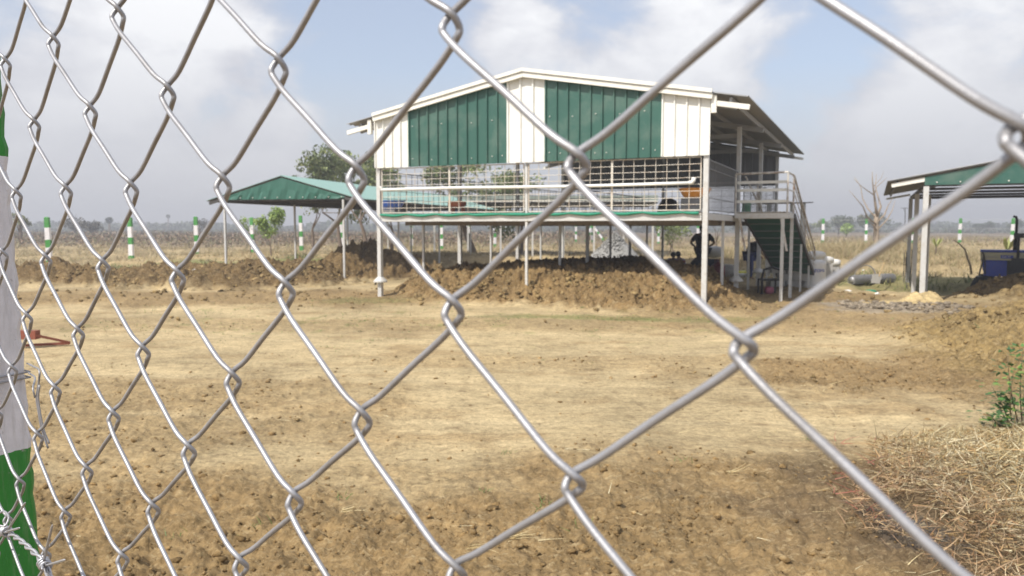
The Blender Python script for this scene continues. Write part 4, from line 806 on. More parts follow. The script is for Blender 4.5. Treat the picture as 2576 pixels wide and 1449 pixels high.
# ------------------------------------------------------------------ people
def skin_body(name, J, E, R, mat, parent, sub=1):
    me = bpy.data.meshes.new(name); me.from_pydata([tuple(j) for j in J], E, []); me.update(); o = bpy.data.objects.new(name, me); COL.objects.link(o)
    sk = o.modifiers.new('s', 'SKIN'); sk.use_smooth_shade = True
    for i, r in enumerate(R): me.skin_vertices[0].data[i].radius = (r, r)
    me.skin_vertices[0].data[0].use_root = True
    ss = o.modifiers.new('u', 'SUBSURF'); ss.levels = ss.render_levels = sub
    dg = bpy.context.evaluated_depsgraph_get(); m2 = bpy.data.meshes.new_from_object(o.evaluated_get(dg)); bpy.data.objects.remove(o); m2.materials.clear()
    return place(m2, name, mat, parent, True)
m_skin = pbr('brown_skin', (.20, .11, .07), .5, 0, .05, 10); m_hair = pbr('black_hair', (.01, .009, .008), .6, 0, .1, 20)
def person(label, pos, rz, pose, shirt, trousers, scale=1., hairlen=.0):
    """pose: dict of joints in a local frame: x right, y facing, z up (metres, standing height 1.65)"""
    r = empty('person', pos, rz); tag(r, label, 'person'); Rm = Matrix.Translation(pos) @ Matrix.Rotation(rz, 4, 'Z') @ Matrix.Scale(scale, 4)
    P = {k: Rm @ Vector(v) for k, v in pose.items()}
    names = ['pelvis', 'waist', 'chest', 'neck', 'head', 'shL', 'elL', 'wrL', 'shR', 'elR', 'wrR', 'hiL', 'knL', 'anL', 'toL', 'hiR', 'knR', 'anR', 'toR']
    rad = dict(pelvis=.16, waist=.17, chest=.20, neck=.055, head=.095, shL=.075, elL=.05, wrL=.028, shR=.075, elR=.05, wrR=.028, hiL=.085, knL=.058, anL=.038, toL=.03, hiR=.085, knR=.058, anR=.038, toR=.03)
    ed = [('pelvis', 'waist'), ('waist', 'chest'), ('chest', 'neck'), ('neck', 'head'), ('chest', 'shL'), ('shL', 'elL'), ('elL', 'wrL'), ('chest', 'shR'), ('shR', 'elR'), ('elR', 'wrR'), ('pelvis', 'hiL'), ('hiL', 'knL'), ('knL', 'anL'), ('anL', 'toL'), ('pelvis', 'hiR'), ('hiR', 'knR'), ('knR', 'anR'), ('anR', 'toR')]
    J = [P[n_] for n_ in names]; R = [rad[n_]*scale*.86 for n_ in names]; E = [(names.index(a_), names.index(b_)) for a_, b_ in ed]
    for s_ in 'LR':   # hand: palm, four fingers, thumb
        w, e_ = P['wr'+s_], P['el'+s_]; d = (w-e_).normalized(); o_ = d.orthogonal().normalized(); pi = len(J); J.append(w+d*.07*scale); R.append(.027*scale); E.append((names.index('wr'+s_), pi))
        for k in range(4):
            q = w+d*(.09*scale)+o_*((k-1.5)*.02*scale); J.append(q); R.append(.010*scale); E.append((pi, len(J)-1)); J.append(q+d*((.075, .085, .08, .06)[k]*scale)); R.append(.008*scale); E.append((len(J)-2, len(J)-1))
        J.append(w+d*.05*scale+o_*.055*scale); R.append(.010*scale); E.append((pi, len(J)-1))
    b = skin_body('body', J, E, R, m_skin, r)
    def sub(nm, ks, mat, k=1.12, ex=None):
        J = [P[n_] for n_ in ks]; R = [rad[n_]*scale*k for n_ in ks]; E = [(ks.index(a_), ks.index(b_)) for a_, b_ in ed if a_ in ks and b_ in ks]; skin_body(nm, J, E, R, mat, r)
    P2 = dict(P); half = lambda a_, b_, t: P[a_].lerp(P[b_], t)
    for s_ in 'LR': P['sl'+s_] = half('sh'+s_, 'el'+s_, .8); rad['sl'+s_] = .068; ed.append(('sh'+s_, 'sl'+s_))
    sub('shirt', ['waist', 'chest', 'shL', 'slL', 'shR', 'slR', 'pelvis'], shirt, 1.12)
    sub('trousers', ['pelvis', 'hiL', 'knL', 'anL', 'hiR', 'knR', 'anR'], trousers, 1.14)
    h = P['head']; up_ = (P['head']-P['neck']).normalized(); f_ = (Rm.to_3x3() @ Vector((0, 1, 0))).normalized()
    V, Fh = ICV.copy(), ICF; hv = np.array([(h+up_*.02*scale-f_*.015*scale)[:]])+V*np.array([.098, .108, .118])*scale; keep = [f for f in Fh if not all((Vector(V[i]).dot(f_) > .35 and V[i][2] < .45) or V[i][2] < -.55 for i in f)]
    me = bpy.data.meshes.new('hair'); me.from_pydata([tuple(v) for v in hv], [], [tuple(int(i) for i in f) for f in keep]); place(me, 'hair', m_hair, r, True)
    # face: eyes, nose
    fm = MB(); sd_ = f_.cross(up_).normalized()
    fm.tube([h+f_*.085*scale+up_*.0, h+f_*.108*scale-up_*.03*scale], [.008*scale, .014*scale], 6); fm.build('nose', m_skin, r, True)
    fm = MB()
    for s_ in (-1, 1): fm.box(h+f_*.088*scale+up_*.012*scale+sd_*s_*.032*scale, .022*scale, .008*scale, .009*scale, sd_, f_, up_)
    fm.build('eyes', m_hair, r)
    return r
STAND = dict(pelvis=(0, 0, .90), waist=(0, .0, 1.05), chest=(0, .02, 1.27), neck=(0, .04, 1.43), head=(0, .07, 1.56), shL=(-.19, .02, 1.36), elL=(-.37, .0, 1.14), wrL=(-.17, .10, 1.0), shR=(.19, .02, 1.36), elR=(.37, .0, 1.14), wrR=(.17, .10, 1.0),
             hiL=(-.10, 0, .86), knL=(-.12, .03, .47), anL=(-.13, 0, .08), toL=(-.14, .14, .03), hiR=(.10, 0, .86), knR=(.12, .03, .47), anR=(.13, 0, .08), toR=(.14, .14, .03))
SIT = dict(pelvis=(0, 0, .13), waist=(0, .02, .27), chest=(0, .08, .48), neck=(0, .12, .63), head=(0, .17, .75), shL=(-.17, .09, .56), elL=(-.24, .2, .34), wrL=(-.12, .38, .36), shR=(.17, .09, .56), elR=(.24, .2, .34), wrR=(.12, .38, .36),
           hiL=(-.10, .05, .13), knL=(-.16, .42, .42), anL=(-.12, .62, .08), toL=(-.12, .76, .04), hiR=(.10, .05, .13), knR=(.16, .42, .42), anR=(.12, .62, .08), toR=(.12, .76, .04))
CROUCH = dict(SIT, pelvis=(0, 0, .30), waist=(0, .1, .42), chest=(0, .3, .56), neck=(0, .43, .62), head=(0, .55, .66), shL=(-.17, .33, .58), elL=(-.22, .45, .36), wrL=(-.15, .58, .2), shR=(.17, .33, .58), elR=(.22, .45, .36), wrR=(.15, .58, .2), hiL=(-.1, .02, .28), hiR=(.1, .02, .28), knL=(-.17, .40, .48), knR=(.17, .40, .48), anL=(-.14, .1, .08), anR=(.14, .1, .08), toL=(-.14, .26, .04), toR=(.14, .26, .04))
c_navy, c_dark, c_grey, c_red, c_lb = col('navy_cloth', (.02, .03, .06), .8), col('black_cloth', (.012, .013, .018), .8), col('grey_cloth', (.22, .20, .24), .8), col('maroon_cloth', (.20, .03, .03), .8), col('blue_cloth', (.03, .05, .16), .8)
q = at(1768, 600, 24.6); person('standing worker in a black shirt seen from behind with elbows out under the deck', Vector((q.x, q.y, tz(q.x, q.y))), 0.05, STAND, c_dark, c_navy, 1.07)
for u, Y, rz, ps, sh, tr, lb, sc in ((1714, 27.5, .5, SIT, c_grey, c_navy, 'seated worker in a grey lilac top seen from behind under the deck', 1.), (1697, 28.1, 2.6, SIT, c_lb, c_dark, 'seated worker in dark blue just left of the one in grey', .95),
                                  (1741, 26.6, -1.2, CROUCH, c_dark, c_dark, 'crouching worker in black beside the standing one', 1.), (1640, 28.6, 1.2, SIT, c_grey, c_dark, 'seated worker bent low at the left of the resting group', .85)):
    q = at(u, 640, Y); person(lb, Vector((q.x, q.y, tz(q.x, q.y)-.02)), rz, ps, sh, tr, sc)
q = at(1886, 640, 25.0); LEANP = dict(STAND, chest=(0, .16, 1.2), neck=(0, .28, 1.33), head=(0, .36, 1.43), shL=(-.18, .17, 1.27), shR=(.18, .17, 1.27), elL=(-.22, .3, 1.0), elR=(.22, .3, 1.0), wrL=(-.16, .45, .85), wrR=(.16, .45, .85), waist=(0, .06, 1.02))
person('worker in dark clothes bending forward beside the stair leg', Vector((q.x, q.y, tz(q.x, q.y))), -1.4, LEANP, c_dark, c_lb, .92)
# ------------------------------------------------------------------ clutter under and beside the barn
def sackmesh(c, l, w, h, rz, seedk, mat, name, label, cat='sack', group=None):
    V = ICV.copy(); V = np.sign(V)*np.abs(V)**.62; V = V*(1+.06*np.sin(V[:, [1, 2, 0]]*5+seedk))*np.array([l/2, w/2, h/2]); ca, sa = math.cos(rz), math.sin(rz)
    V = np.stack([V[:, 0]*ca-V[:, 1]*sa+c[0], V[:, 0]*sa+V[:, 1]*ca+c[1], V[:, 2]+c[2]+h*.45], 1); o = place(npmesh(name, V, ICF), name, mat, None, True); return tag(o, label, cat, group)
def ong(u, v, Y): q = at(u, v, Y); return Vector((q.x, q.y, tz(q.x, q.y)))
p = ong(2046, 680, 22.5); o = MB(); jb = MB(); prof = [(.30, 0), (.345, .04), (.35, .3), (.345, .6), (.35, .8), (.335, .9), (.2, .93), (.001, .93)]
for i in range(5): prof.insert(2+i, (.35+.012*(i % 2), .08+.045*i))
jb.lathe(p, prof, 28)
big = empty('woven_bag', p); tag(big, 'tall white woven bag with blue lettering beside the stair foot', 'bag'); jb.build('bag_body', m_sack, big, True)
lettering('AZOMI', 'lettering', col('ink_blue', (.02, .06, .4)), big, p+Vector((-.20, -.362, .60)), (1, 0, 0), (0, 0, 1), .12)
for k, (u, v, Y, l, rz, lb) in enumerate(((2068, 655, 23.6, .75, .3, 'bright white sack lying against the tall lettered bag'), (2086, 653, 24.2, .7, -.3, 'white sack at the right end of the sack pile'), (2052, 640, 23.5, .6, .1, 'crumpled white sack on top of the lettered bag pile'))):
    p2 = at(u, v, Y); zz = [.58, .48, .74][k]; sackmesh((p2.x, p2.y, zz), l, .45, .26, rz, k, m_sack, 'white_sack', lb, group='white sacks beside the stair')
    if k < 2: tag(MB().box((p2.x, p2.y, zz/2), .5, .4, zz).build('block_stack', m_conc, None), 'pale block pile under the %s' % ('bright white sack' if k == 0 else 'right hand white sack'), 'blocks')
p = ong(1985, 700, 22.2); blk = empty('block_pile', p); tag(blk, 'pile of pale grey building blocks at the foot of the stair', 'blocks')
for i, (dx, dy, dz) in enumerate(((-.35, 0, 0), (.12, .02, 0), (-.32, .3, 0), (-.1, .05, .21), (.3, .05, .21), (-.3, .1, .42), (.14, .04, .42))): MB().box(p+Vector((dx, dy, dz+.1)), .42, .22, .2).build('block', m_conc, blk)
# roll of wire mesh + hoop
p0_, p1_ = ong(2142, 668, 23.5), ong(2247, 662, 24.4); p0_.z += .13; p1_.z += .13
ro = empty('wire_mesh_roll', p0_); tag(ro, 'shiny roll of new wire mesh lying on the soil right of the stair', 'wire roll'); mb = MB(); ax = (p1_-p0_); L_ = ax.length; ax.normalize(); s_ = ax.cross(UP).normalized(); t_ = s_.cross(ax)
for k in range(26):
    for sg in (-1, 1):
        mb.tube([p0_+ax*(L_*i/26)+(s_*math.cos(sg*(i*.42)+k*6.283/26)+t_*math.sin(sg*(i*.42)+k*6.283/26))*(.13+.004*(k % 3)) for i in range(27)], .006, 4)
mb.build('mesh_coil', m_wire, ro); mb = MB(); mb.tube([p0_+ax*.01, p1_-ax*.01], .10, 14); mb.build('roll_core', pbr('roll_core_grey', (.4, .4, .41), .5, .5, .3, 40), ro, True)
hc = (p0_+p1_)/2+Vector((-.05, .4, .05)); mb = MB(); mb.tube([hc+Vector((math.cos(t)*.34, 0, math.sin(t)*.36)) for t in np.linspace(0, math.pi, 18)], .018, 6); tag(mb.build('wire_hoop', m_wire, None), 'thin pale hoop standing behind the wire mesh roll', 'hoop')
sackmesh(tuple(ong(2192, 676, 23.2)), .35, .3, .14, .3, 2, m_net, 'green_net_bundle', 'small green net bundle in front of the wire mesh roll', 'net')
# gravel pile
gpv = at(1545, 640, 34); gcx, gcy = gpv.x, gpv.y
def h_gr(x, y): r = np.sqrt(((x-gcx)/1.35)**2+((y-gcy)/1.3)**2); return np.clip(1.45*np.clip(1-r, 0, 1)**.9, 0, 9)
mound('gravel_pile', gcx-1.5, gcx+1.5, gcy-1.5, gcy+1.5, h_gr, .05, 'cone of grey gravel seen below the deck', clod=.02, cs=.1, cat='gravel pile', mat=m_gravel)
xr = RNG.normal(gcx, .6, 900); yr = RNG.normal(gcy, .6, 900); kk = h_gr(xr, yr) > .03; xr, yr = xr[kk], yr[kk]
lumps('gravel_stones', np.stack([xr, yr, ground_h(xr, yr)+h_gr(xr, yr)], 1), np.full(len(xr), .04)*RNG.uniform(.6, 1.4, len(xr)), np.array([(.30, .295, .28)])*RNG.uniform(.6, 1.3, (len(xr), 1)), m_leaf, 'grey stones on the gravel cone', cat='gravel')
# drum, jerrican, tubs, sacks by the workers
p = ong(1806, 660, 25.0); mb = MB(); mb.lathe(p, [(.2, 0), (.235, .03), (.24, .3), (.23, .45), (.14, .52), (.06, .54), (.06, .6), (.001, .6)], 16); mb.tube([p+Vector((-.1, 0, .52)), p+Vector((-.1, 0, .64)), p+Vector((.1, 0, .64)), p+Vector((.1, 0, .52))], .018, 6)
tag(mb.build('maroon_drum', col('maroon_plastic', (.17, .025, .03)), None, True), 'dark red lidded drum with a handle right of the standing worker', 'drum')
p = ong(1792, 660, 25.6); mb = MB(); mb.box(p+UP*.3, .4, .35, .6); mb.box(p+UP*.615, .44, .38, .03); tag(mb.build('dark_crate', c_navy, None), 'dark crate standing left of the red drum', 'crate')
sackmesh(tuple(ong(1797, 640, 29.5)+UP*.55), .7, .6, .45, 0, 1, m_conc, 'grey_tarpaulin', 'pale tarpaulin hump behind the red drum', 'tarpaulin')
sackmesh(tuple(ong(1828, 655, 26.5)), .75, .5, .45, .4, 3, m_conc, 'cement_sack', 'grey sack leaning right of the red drum', group='grey sacks')
sackmesh(tuple(ong(1619, 655, 28.2)), .55, .4, .32, .2, 4, m_conc, 'cement_sack', 'grey sack at the left end of the resting workers', group='grey sacks')
ys_o = sackmesh(tuple(ong(1863, 656, 26.8)+UP*.02), .55, .42, .16, .3, 5, col('yellow_sack', (.75, .70, .03)), 'yellow_sack', 'bright yellow and white sack on the ground left of the stair', 'sack')
sackmesh(tuple(ong(1868, 664, 26.4)), .6, .4, .12, -.1, 6, m_sack, 'pale_sack', 'flat pale sack beneath the bright yellow one', 'sack')
sackmesh(tuple(ong(1640, 662, 23.8)-UP*.03), 2.2, .6, .12, .05, 7, c_red, 'red_cloth', 'flat dark red cloth spread on the mound below the deck', 'cloth')
# plastic chair with pink bag
p = ong(1944, 735, 19.3); ch = empty('plastic_chair', p); tag(ch, 'dark plastic armchair turned away in the shade right of the mound', 'chair')
mb = MB(); mb.tube([p+Vector((-.24, .1, 0)), p+Vector((-.25, .1, .42)), p+Vector((-.2, .1, .62)), p+Vector((0, .1, .68)), p+Vector((.2, .1, .62)), p+Vector((.25, .1, .42)), p+Vector((.24, .1, 0))], .035, 8); mb.build('back_frame', m_black, ch, True)
MB().box(p+Vector((0, .28, .36)), .46, .42, .04).build('seat', m_black, ch)
for dx in (-.22, .22): MB().tube([p+Vector((dx, .48, 0)), p+Vector((dx, .46, .36))], .025, 6).build('leg', m_black, ch)
sackmesh((p.x-.02, p.y+.22, p.z), .24, .2, .2, 0, 2, col('pink_bag', (.30, .08, .13)), 'pink_bag', 'pink bag on the ground beneath the dark plastic chair', 'bag')
# shovel, rebar, log, litter
p = gp(2202, 712, .03); sh = empty('shovel', p); tag(sh, 'shovel with a pale wooden handle stuck in the soil right of the stair', 'shovel'); q = p+Vector((.30, .1, .62)); MB().tube([p+UP*.2+Vector((.1, 0, 0)), q], .018, 8).build('handle', col('pale_wood', (.5, .36, .18)), sh)
MB().hexa([p+Vector((-.12, 0, 0)), p+Vector((.13, 0, -.02)), p+Vector((.13, .03, -.02)), p+Vector((-.12, .03, 0)), p+Vector((-.08, 0, .27)), p+Vector((.2, 0, .25)), p+Vector((.2, .03, .25)), p+Vector((-.08, .03, .27))]).build('blade', m_conc, sh)
rb = empty('rebar_bundle', gp(2283, 706)); tag(rb, 'cluster of thin upright reinforcing bars beside the right shed rear legs', 'rebar')
for k in range(7): p = gp(2273+k*4.2, 708+(k % 3)*4); MB().tube([p-UP*.1, p+Vector((random.gauss(0, .03), 0, random.uniform(.75, 1.05)))], .013, 5).build('bar', m_darksteel, rb)
mb = MB(); mb.tube([at(2397, 603, 24), at(2412, 612, 24), at(2428, 628, 24), at(2434, 650, 24.1), at(2441, 668, 24), at(2444, 690, 24)], [.012, .02, .026, .03, .032, .035], 7); tag(mb.build('dead_branch', pbr('dry_branch', (.50, .40, .27), .9), None, True), 'curved dead branch standing out of the grass under the right shed', 'branch')
p = at(2476, 640, 22); mb = MB(); mb.tube([at(2463, 690, 21.5), at(2470, 665, 21.5), at(2475, 645, 21.5), at(2472, 634, 21.5)], .022, 6); mb.tube([at(2478, 690, 21.5), at(2478, 660, 21.5), at(2475, 640, 21.5)], .018, 6); tag(mb.build('bent_bar', m_darksteel, None), 'bent dark bar sticking up in front of the tractor nose', 'bar')
for u, v, Y, lb in ((2356, 598, 32, 'yellow green banana sapling in the field under the right shed'), (2535, 592, 30, 'yellowish sapling behind the tractor exhaust'), (1536, 592, 40, 'small green sapling right of the corner post props')):
    b = ong(u, v, Y); e_ = empty('sapling', b); tag(e_, lb, 'sapling', 'young saplings in the field'); nb = 11; an = RNG.uniform(0, 6.28, nb)
    H_ = (at(u, v-8, Y).z-b.z)*.85; mb = MB(); mb.tube([b-UP*.05, b+UP*H_*.7], [.03, .015], 6); mb.build('stem', m_bark, e_)
    st0 = np.repeat(np.array((b+UP*H_*.45)[:])[None], nb, 0); V = []; D = np.stack([np.cos(an)*.7, np.sin(an)*.7, np.full(nb, 1.)], 1)*H_*.55; sd2 = np.cross(D, np.array([0, 0, 1.]))*.35
    V = np.stack([st0, st0+D*.6+sd2*.4, st0+D, st0+D*.6-sd2*.4], 1); place(npmesh('leaves', V.reshape(-1, 3), np.arange(nb*4).reshape(nb, 4), np.repeat(np.array([(.24, .26, .07)]), nb*4, 0)), 'leaves', m_leaf, e_)
for k, (u, v, sz, lb) in enumerate(((488, 686, .22, 'white paper scrap on the brown bank at left'), (490, 712, .14, 'smaller white scrap below the paper on the bank'), (2172, 687, .12, 'white scrap on the soil below the wire roll'), (2208, 735, .14, 'white scrap right of the shovel'), (2134, 738, .16, 'pale yellow scrap left of the shovel'))):
    q = gp(u, v, .02); q.z = tz(q.x, q.y)+.03; V = [q+Vector((dx*sz/2*random.uniform(.7, 1.2), dy*sz/3, random.uniform(0, .05))) for dx, dy in ((-1, -1), (0, -1.2), (1, -.8), (1, 1), (0, 1.1), (-1, .9))]+[q+UP*.06]
    mb = MB(); mb.add(V, [(0, 1, 6), (1, 2, 6), (2, 3, 6), (3, 4, 6), (4, 5, 6), (5, 0, 6), (5, 4, 3, 2, 1, 0)]); tag(mb.build('litter_scrap', m_sack, None), lb, 'litter', 'pale litter scraps')
# rubble by the right bank
xr, yr = scat(340, 7, 10.5, 14.6, 17.6, lambda x, y: np.clip(zone(x, y, 8.1, 16.4, 1.6, .8)+.4*zone(x, y, 9.2, 15, 1, .5), 0, 1))
lumps('grey_rubble', np.stack([xr, yr, ground_h(xr, yr)], 1), RNG.uniform(.02, .075, len(xr)), np.array([(.27, .225, .17)])*RNG.uniform(.7, 1.3, (len(xr), 1)), m_mound, 'grey dried soil slabs between the barn and the right shed', 1, .6, cat='rubble', rough=.4)
xr, yr = scat(60, 9.2, 11.5, 13.0, 14.8, lambda x, y: zone(x, y, 10.4, 13.9, 1.1, .7))
lumps('pale_rubble', np.stack([xr, yr, topz(xr, yr)], 1), RNG.uniform(.03, .08, len(xr)), np.array([(.38, .36, .32)])*RNG.uniform(.7, 1.2, (len(xr), 1)), m_mound, 'pale broken concrete bits at the right edge below the shed', 1, .5, cat='rubble')
# rusty steel frame at left
def T(u, v, z): return gp(u, v, z)
fr = empty('farm_implement', T(110, 865, 0)); tag(fr, 'red rusty triangular steel frame lying on the ground right of the near post', 'implement')
for (a, b, w) in (((20, 871, .03), (176, 863, .04), .035), ((88, 843, .2), (176, 862, .05), .035), ((40, 842, .2), (95, 842, .2), .12), ((30, 868, .03), (42, 845, .18), .03)):
    MB().bar(T(*a), T(*b), w).build('bar', m_redrust, fr)
# ------------------------------------------------------------------ tractor
TD = 21.6
tp = at(2469, 630, TD); tr = empty('tractor', (tp.x, tp.y, tp.z-1.45)); tag(tr, 'blue and cream tractor parked beyond the clod heap under the right shed', 'tractor')
tz0 = tp.z; k_ = TD/FPX; X0 = tp.x; LN = 1.75
def TB(x, y, z): return Vector((X0+x, TD+y, tz0+z))
def tbx(x0, x1, y0, y1, z0, z1, nm, m, tap=0.): 
    mb = MB(); mb.hexa([TB(x0+tap, y0, z0), TB(x1, y0, z0), TB(x1, y1, z0), TB(x0+tap, y1, z0), TB(x0, y0, z1), TB(x1, y0, z1), TB(x1, y1, z1), TB(x0, y1, z1)]); o = mb.build(nm, m, tr); bv = o.modifiers.new('b', 'BEVEL'); bv.width = .012; bv.segments = 2; return o
tbx(-.03, LN, -.02, .66, -.045, .02, 'hood_top', m_blue); hs = tbx(-.02, LN, 0, .64, -.27, -.047, 'hood_side', m_cream); tbx(.0, .62, .01, .63, -.72, -.272, 'nose_cowl', m_blue, .09); tbx(.6, 1.5, .1, .54, -.75, -.274, 'engine', m_black)
tbx(1.5, 1.9, .02, .62, -.5, -.274, 'rear_cowl', m_blue); tbx(-.12, .2, .12, .5, -1.0, -.74, 'front_axle_mount', m_darksteel)
lettering('SWARAJ', 'lettering', m_conc, tr, TB(.10, -.012, -.205), (1, 0, 0), (0, 0, 1), .085); tbx(.46, .76, -.012, -.002, -.215, -.125, 'sticker', m_blue); lettering('744 FE', 'lettering', m_sack, tr, TB(.48, -.018, -.20), (1, 0, 0), (0, 0, 1), .08)
MB().tube([TB(.80, .2, .0), TB(.80, .2, .30)], .065, 12).tube([TB(.80, .2, .28), TB(.80, .2, .86), TB(.78, .2, .93), TB(.71, .2, .95)], .035, 10).build('exhaust', m_black, tr, True)
MB().tube([TB(.86, -.1, -.3), TB(.86, -.1, .40)], .032, 8).box(TB(.86, -.1, .42), .24, .12, .13).box(TB(.86, -.05, -.34), .3, .2, .28).build('lamp_bracket', m_black, tr)
def wheel(x, y, r, w, zc_):
    mb = MB(); c = TB(x, y, zc_-tz0); n_ = 28; base = len(mb.v)
    prof = [(r*.55, -w/2), (r*.9, -w/2), (r, -w*.3), (r, w*.3), (r*.9, w/2), (r*.55, w/2)]
    for rr, yy in prof:
        for k in range(n_): an = 6.2832*k/n_; q = rr*(1.0+.03*(k % 2) if rr > r*.95 else 1.); mb.v.append((c.x+q*math.cos(an), c.y+yy, c.z+q*math.sin(an)))
    for i in range(5):
        for k in range(n_): mb.f.append([base+i*n_+k, base+i*n_+(k+1) % n_, base+(i+1)*n_+(k+1) % n_, base+(i+1)*n_+k])
    wo_ = mb.build('wheel', m_rubber, tr, False); mb = MB(); mb.tube([c+Vector((0, -w*.3, 0)), c+Vector((0, w*.3, 0))], r*.54, 20); mb.build('rim', m_cream, wo_)
zg_ = gz(X0+1, TD)
for y in (-.35, .95): wheel(.12, y, .34, .2, zg_+.34); wheel(2.55, y-.05, .66, .36, zg_+.66)
tbx(1.9, 2.9, .0, .64, -.9, -.1, 'gearbox', m_black); tbx(2.35, 2.8, .05, .6, -.05, .05, 'seat', m_black); tbx(2.15, 3.1, -.5, -.1, .0, .05, 'fender', m_blue); tbx(2.15, 3.1, .72, 1.15, .0, .05, 'fender', m_blue)
mb = MB(); c = TB(2.05, .3, .22); mb.tube([c+Vector((.05*math.cos(t), .19*math.cos(t), .19*math.sin(t))) for t in np.linspace(0, 6.283, 18)], .015, 6); mb.tube([c, TB(1.85, .3, -.05)], .02, 6); mb.build('steering_wheel', m_black, tr)
tr.rotation_euler = (0, 0, -.56)
# ------------------------------------------------------------------ green weed at right
def weed():
    b = gp(2560, 1075); b.z = tz(b.x, b.y); e_ = empty('leafy_weed', b); tag(e_, 'green leafy weed with thin stems at the right edge above the straw heap', 'plant'); mb = MB(); tips = []
    for (u0, v0, u1, v1) in ((2560, 1075, 2535, 890), (2570, 1075, 2573, 880), (2540, 1075, 2495, 965), (2550, 1080, 2510, 1010), (2590, 1080, 2600, 900), (2530, 1078, 2480, 1040), (2575, 1078, 2620, 960), (2545, 1075, 2548, 940)):
        p0_ = gp(u0, v0); p0_.z = tz(p0_.x, p0_.y)-.02; p1_ = at(u1, v1, p0_.y+random.uniform(-.15, .15)); pts = [p0_.lerp(p1_, t)+Vector((math.sin(t*4+u1)*.02, math.cos(t*3+u1)*.02, 0)) for t in np.linspace(0, 1, 7)]
        mb.tube(pts, [.007-.0008*i for i in range(7)], 6); tips += pts[2:]
    mb.build('stems', pbr('weed_stem', (.16, .12, .06), .7), e_, True)
    V, C = [], []
    for t in tips:
        for k in range(12):
            d = Vector((random.gauss(0, 1), random.gauss(0, 1), random.gauss(0, .35))).normalized(); s_ = d.cross(UP).normalized(); o_ = t+d*random.uniform(0, .11); L_ = random.uniform(.035, .07); w = L_*.36
            V += [o_, o_+d*L_*.55+s_*w, o_+d*L_+UP*random.gauss(0, .008), o_+d*L_*.55-s_*w]; c_ = random.choice([(.05, .13, .03), (.08, .19, .04), (.17, .28, .05), (.04, .10, .03)]); C += [c_]*4
    n = len(V)//4; place(npmesh('leaves', np.array([v[:] for v in V]), np.arange(n*4).reshape(n, 4), np.array(C)), 'leaves', m_leaf, e_)
weed()
# ------------------------------------------------------------------ CHAIN LINK FENCE
FU = Vector((0.08847149, -0.07566701, -0.10849608)); FV = Vector((-0.08754406, 0.08554015, -0.10527403)); FO = Vector((-0.13308702, 0.66373813, 0.0454163+CAMZ))
FN = FU.cross(FV).normalized()
if FN.y < 0: FN = -FN
K = {(-3,1):(287,3,304,60),(-4,2):(129,70,138,133),(-5,3):(7,120,19,193),(-2,1):(417,196,425,263),(-3,2):(222,243,231,310),(-4,3):(82,276,89,345),(-1,1):(557,427,563,488),(-2,2):(327,437,331,505),(-3,3):(162,447,168,508),(-4,4):(38,456,43,518),(-2,3):(257,640,260,690),(-1,2):(442,664,450,722),(-3,4):(110,622,119,680),(-4,5):(3,612,10,665),(-3,5):(65,773,70,822),(-2,4):(195,809,197,862),(-1,3):(362,855,357,909),(0,2):(587,924,583,979),(-3,6):(30,904,31,952),(-2,5):(140,955,137,1004),(-1,4):(285,1018,285,1072),(0,3):(477,1108,472,1154),(-2,6):(95,1076,95,1118),(-1,5):(220,1157,216,1207),(0,4):(387,1256,382,1299),(1,3):(610,1394,600,1440),(-2,7):(52,1187,48,1237),(-1,6):(167,1272,162,1314),(0,5):(310,1380,305,1424),(-1,7):(117,1372,112,1412),(-1,0):(697,128,703,200),(0,-1):(1130,25,1138,88),(0,0):(897,405,895,469),(0,1):(719,697,718,755),(1,0):(1139,744,1139,806),(1,-1):(1453,373,1450,440),(2,-1):(1878,843,1864,901),(2,0):(1450,1188,1437,1234),(1,1):(918,1025,903,1077),(1,2):(749,1233,732,1277),(2,-2):(2562,298,2556,382),(3,-1):(2510,1500,2496,1556),(1,-2):(1975,-150,1970,-80)}
def fplane(u, v, off=0.):
    d = ray(u, v); C0 = Vector((0, 0, CAMZ)); t = (FO+FN*off-C0).dot(FN)/d.dot(FN); return C0+d*t
FVT = (FU+FV); FHZ = (FU-FV)      # down one cell, right one cell
hgt, wid = FVT.length, FHZ.length; dn, rt = FVT.normalized(), FHZ.normalized()
def knot(i, j):                    # i column (right), j vertical index; a+b=j, a-b=i ; only i+j even exist
    a, b = (i+j)//2, (j-i)//2; base = FO+FU*a+FV*b
    if (a, b) in K: k = K[(a, b)]; base = fplane((k[0]+k[2])/2, (k[1]+k[3])/2)
    else: h_ = math.sin(a*12.9+b*78.2)*43758.5; h_ -= math.floor(h_); base = base+rt*(h_-.5)*.006
    return base
fence = empty('chain_link_fence', (knot(-2, 0).x, knot(-2, 0).y, 0)); tag(fence, 'galvanised chain link fence crossing the whole foreground', 'fence')
RW = .0029
def catmull(P, n=5):
    out = []
    for i in range(1, len(P)-2):
        p0, p1, p2, p3 = P[i-1:i+3]
        for k in range(n):
            t = k/n; out.append(.5*((2*p1)+(-p0+p2)*t+(2*p0-5*p1+4*p2-p3)*t*t+(-p0+3*p1-3*p2+p3)*t**3))
    out.append(P[-2]); return out
J0, J1 = -8, 17
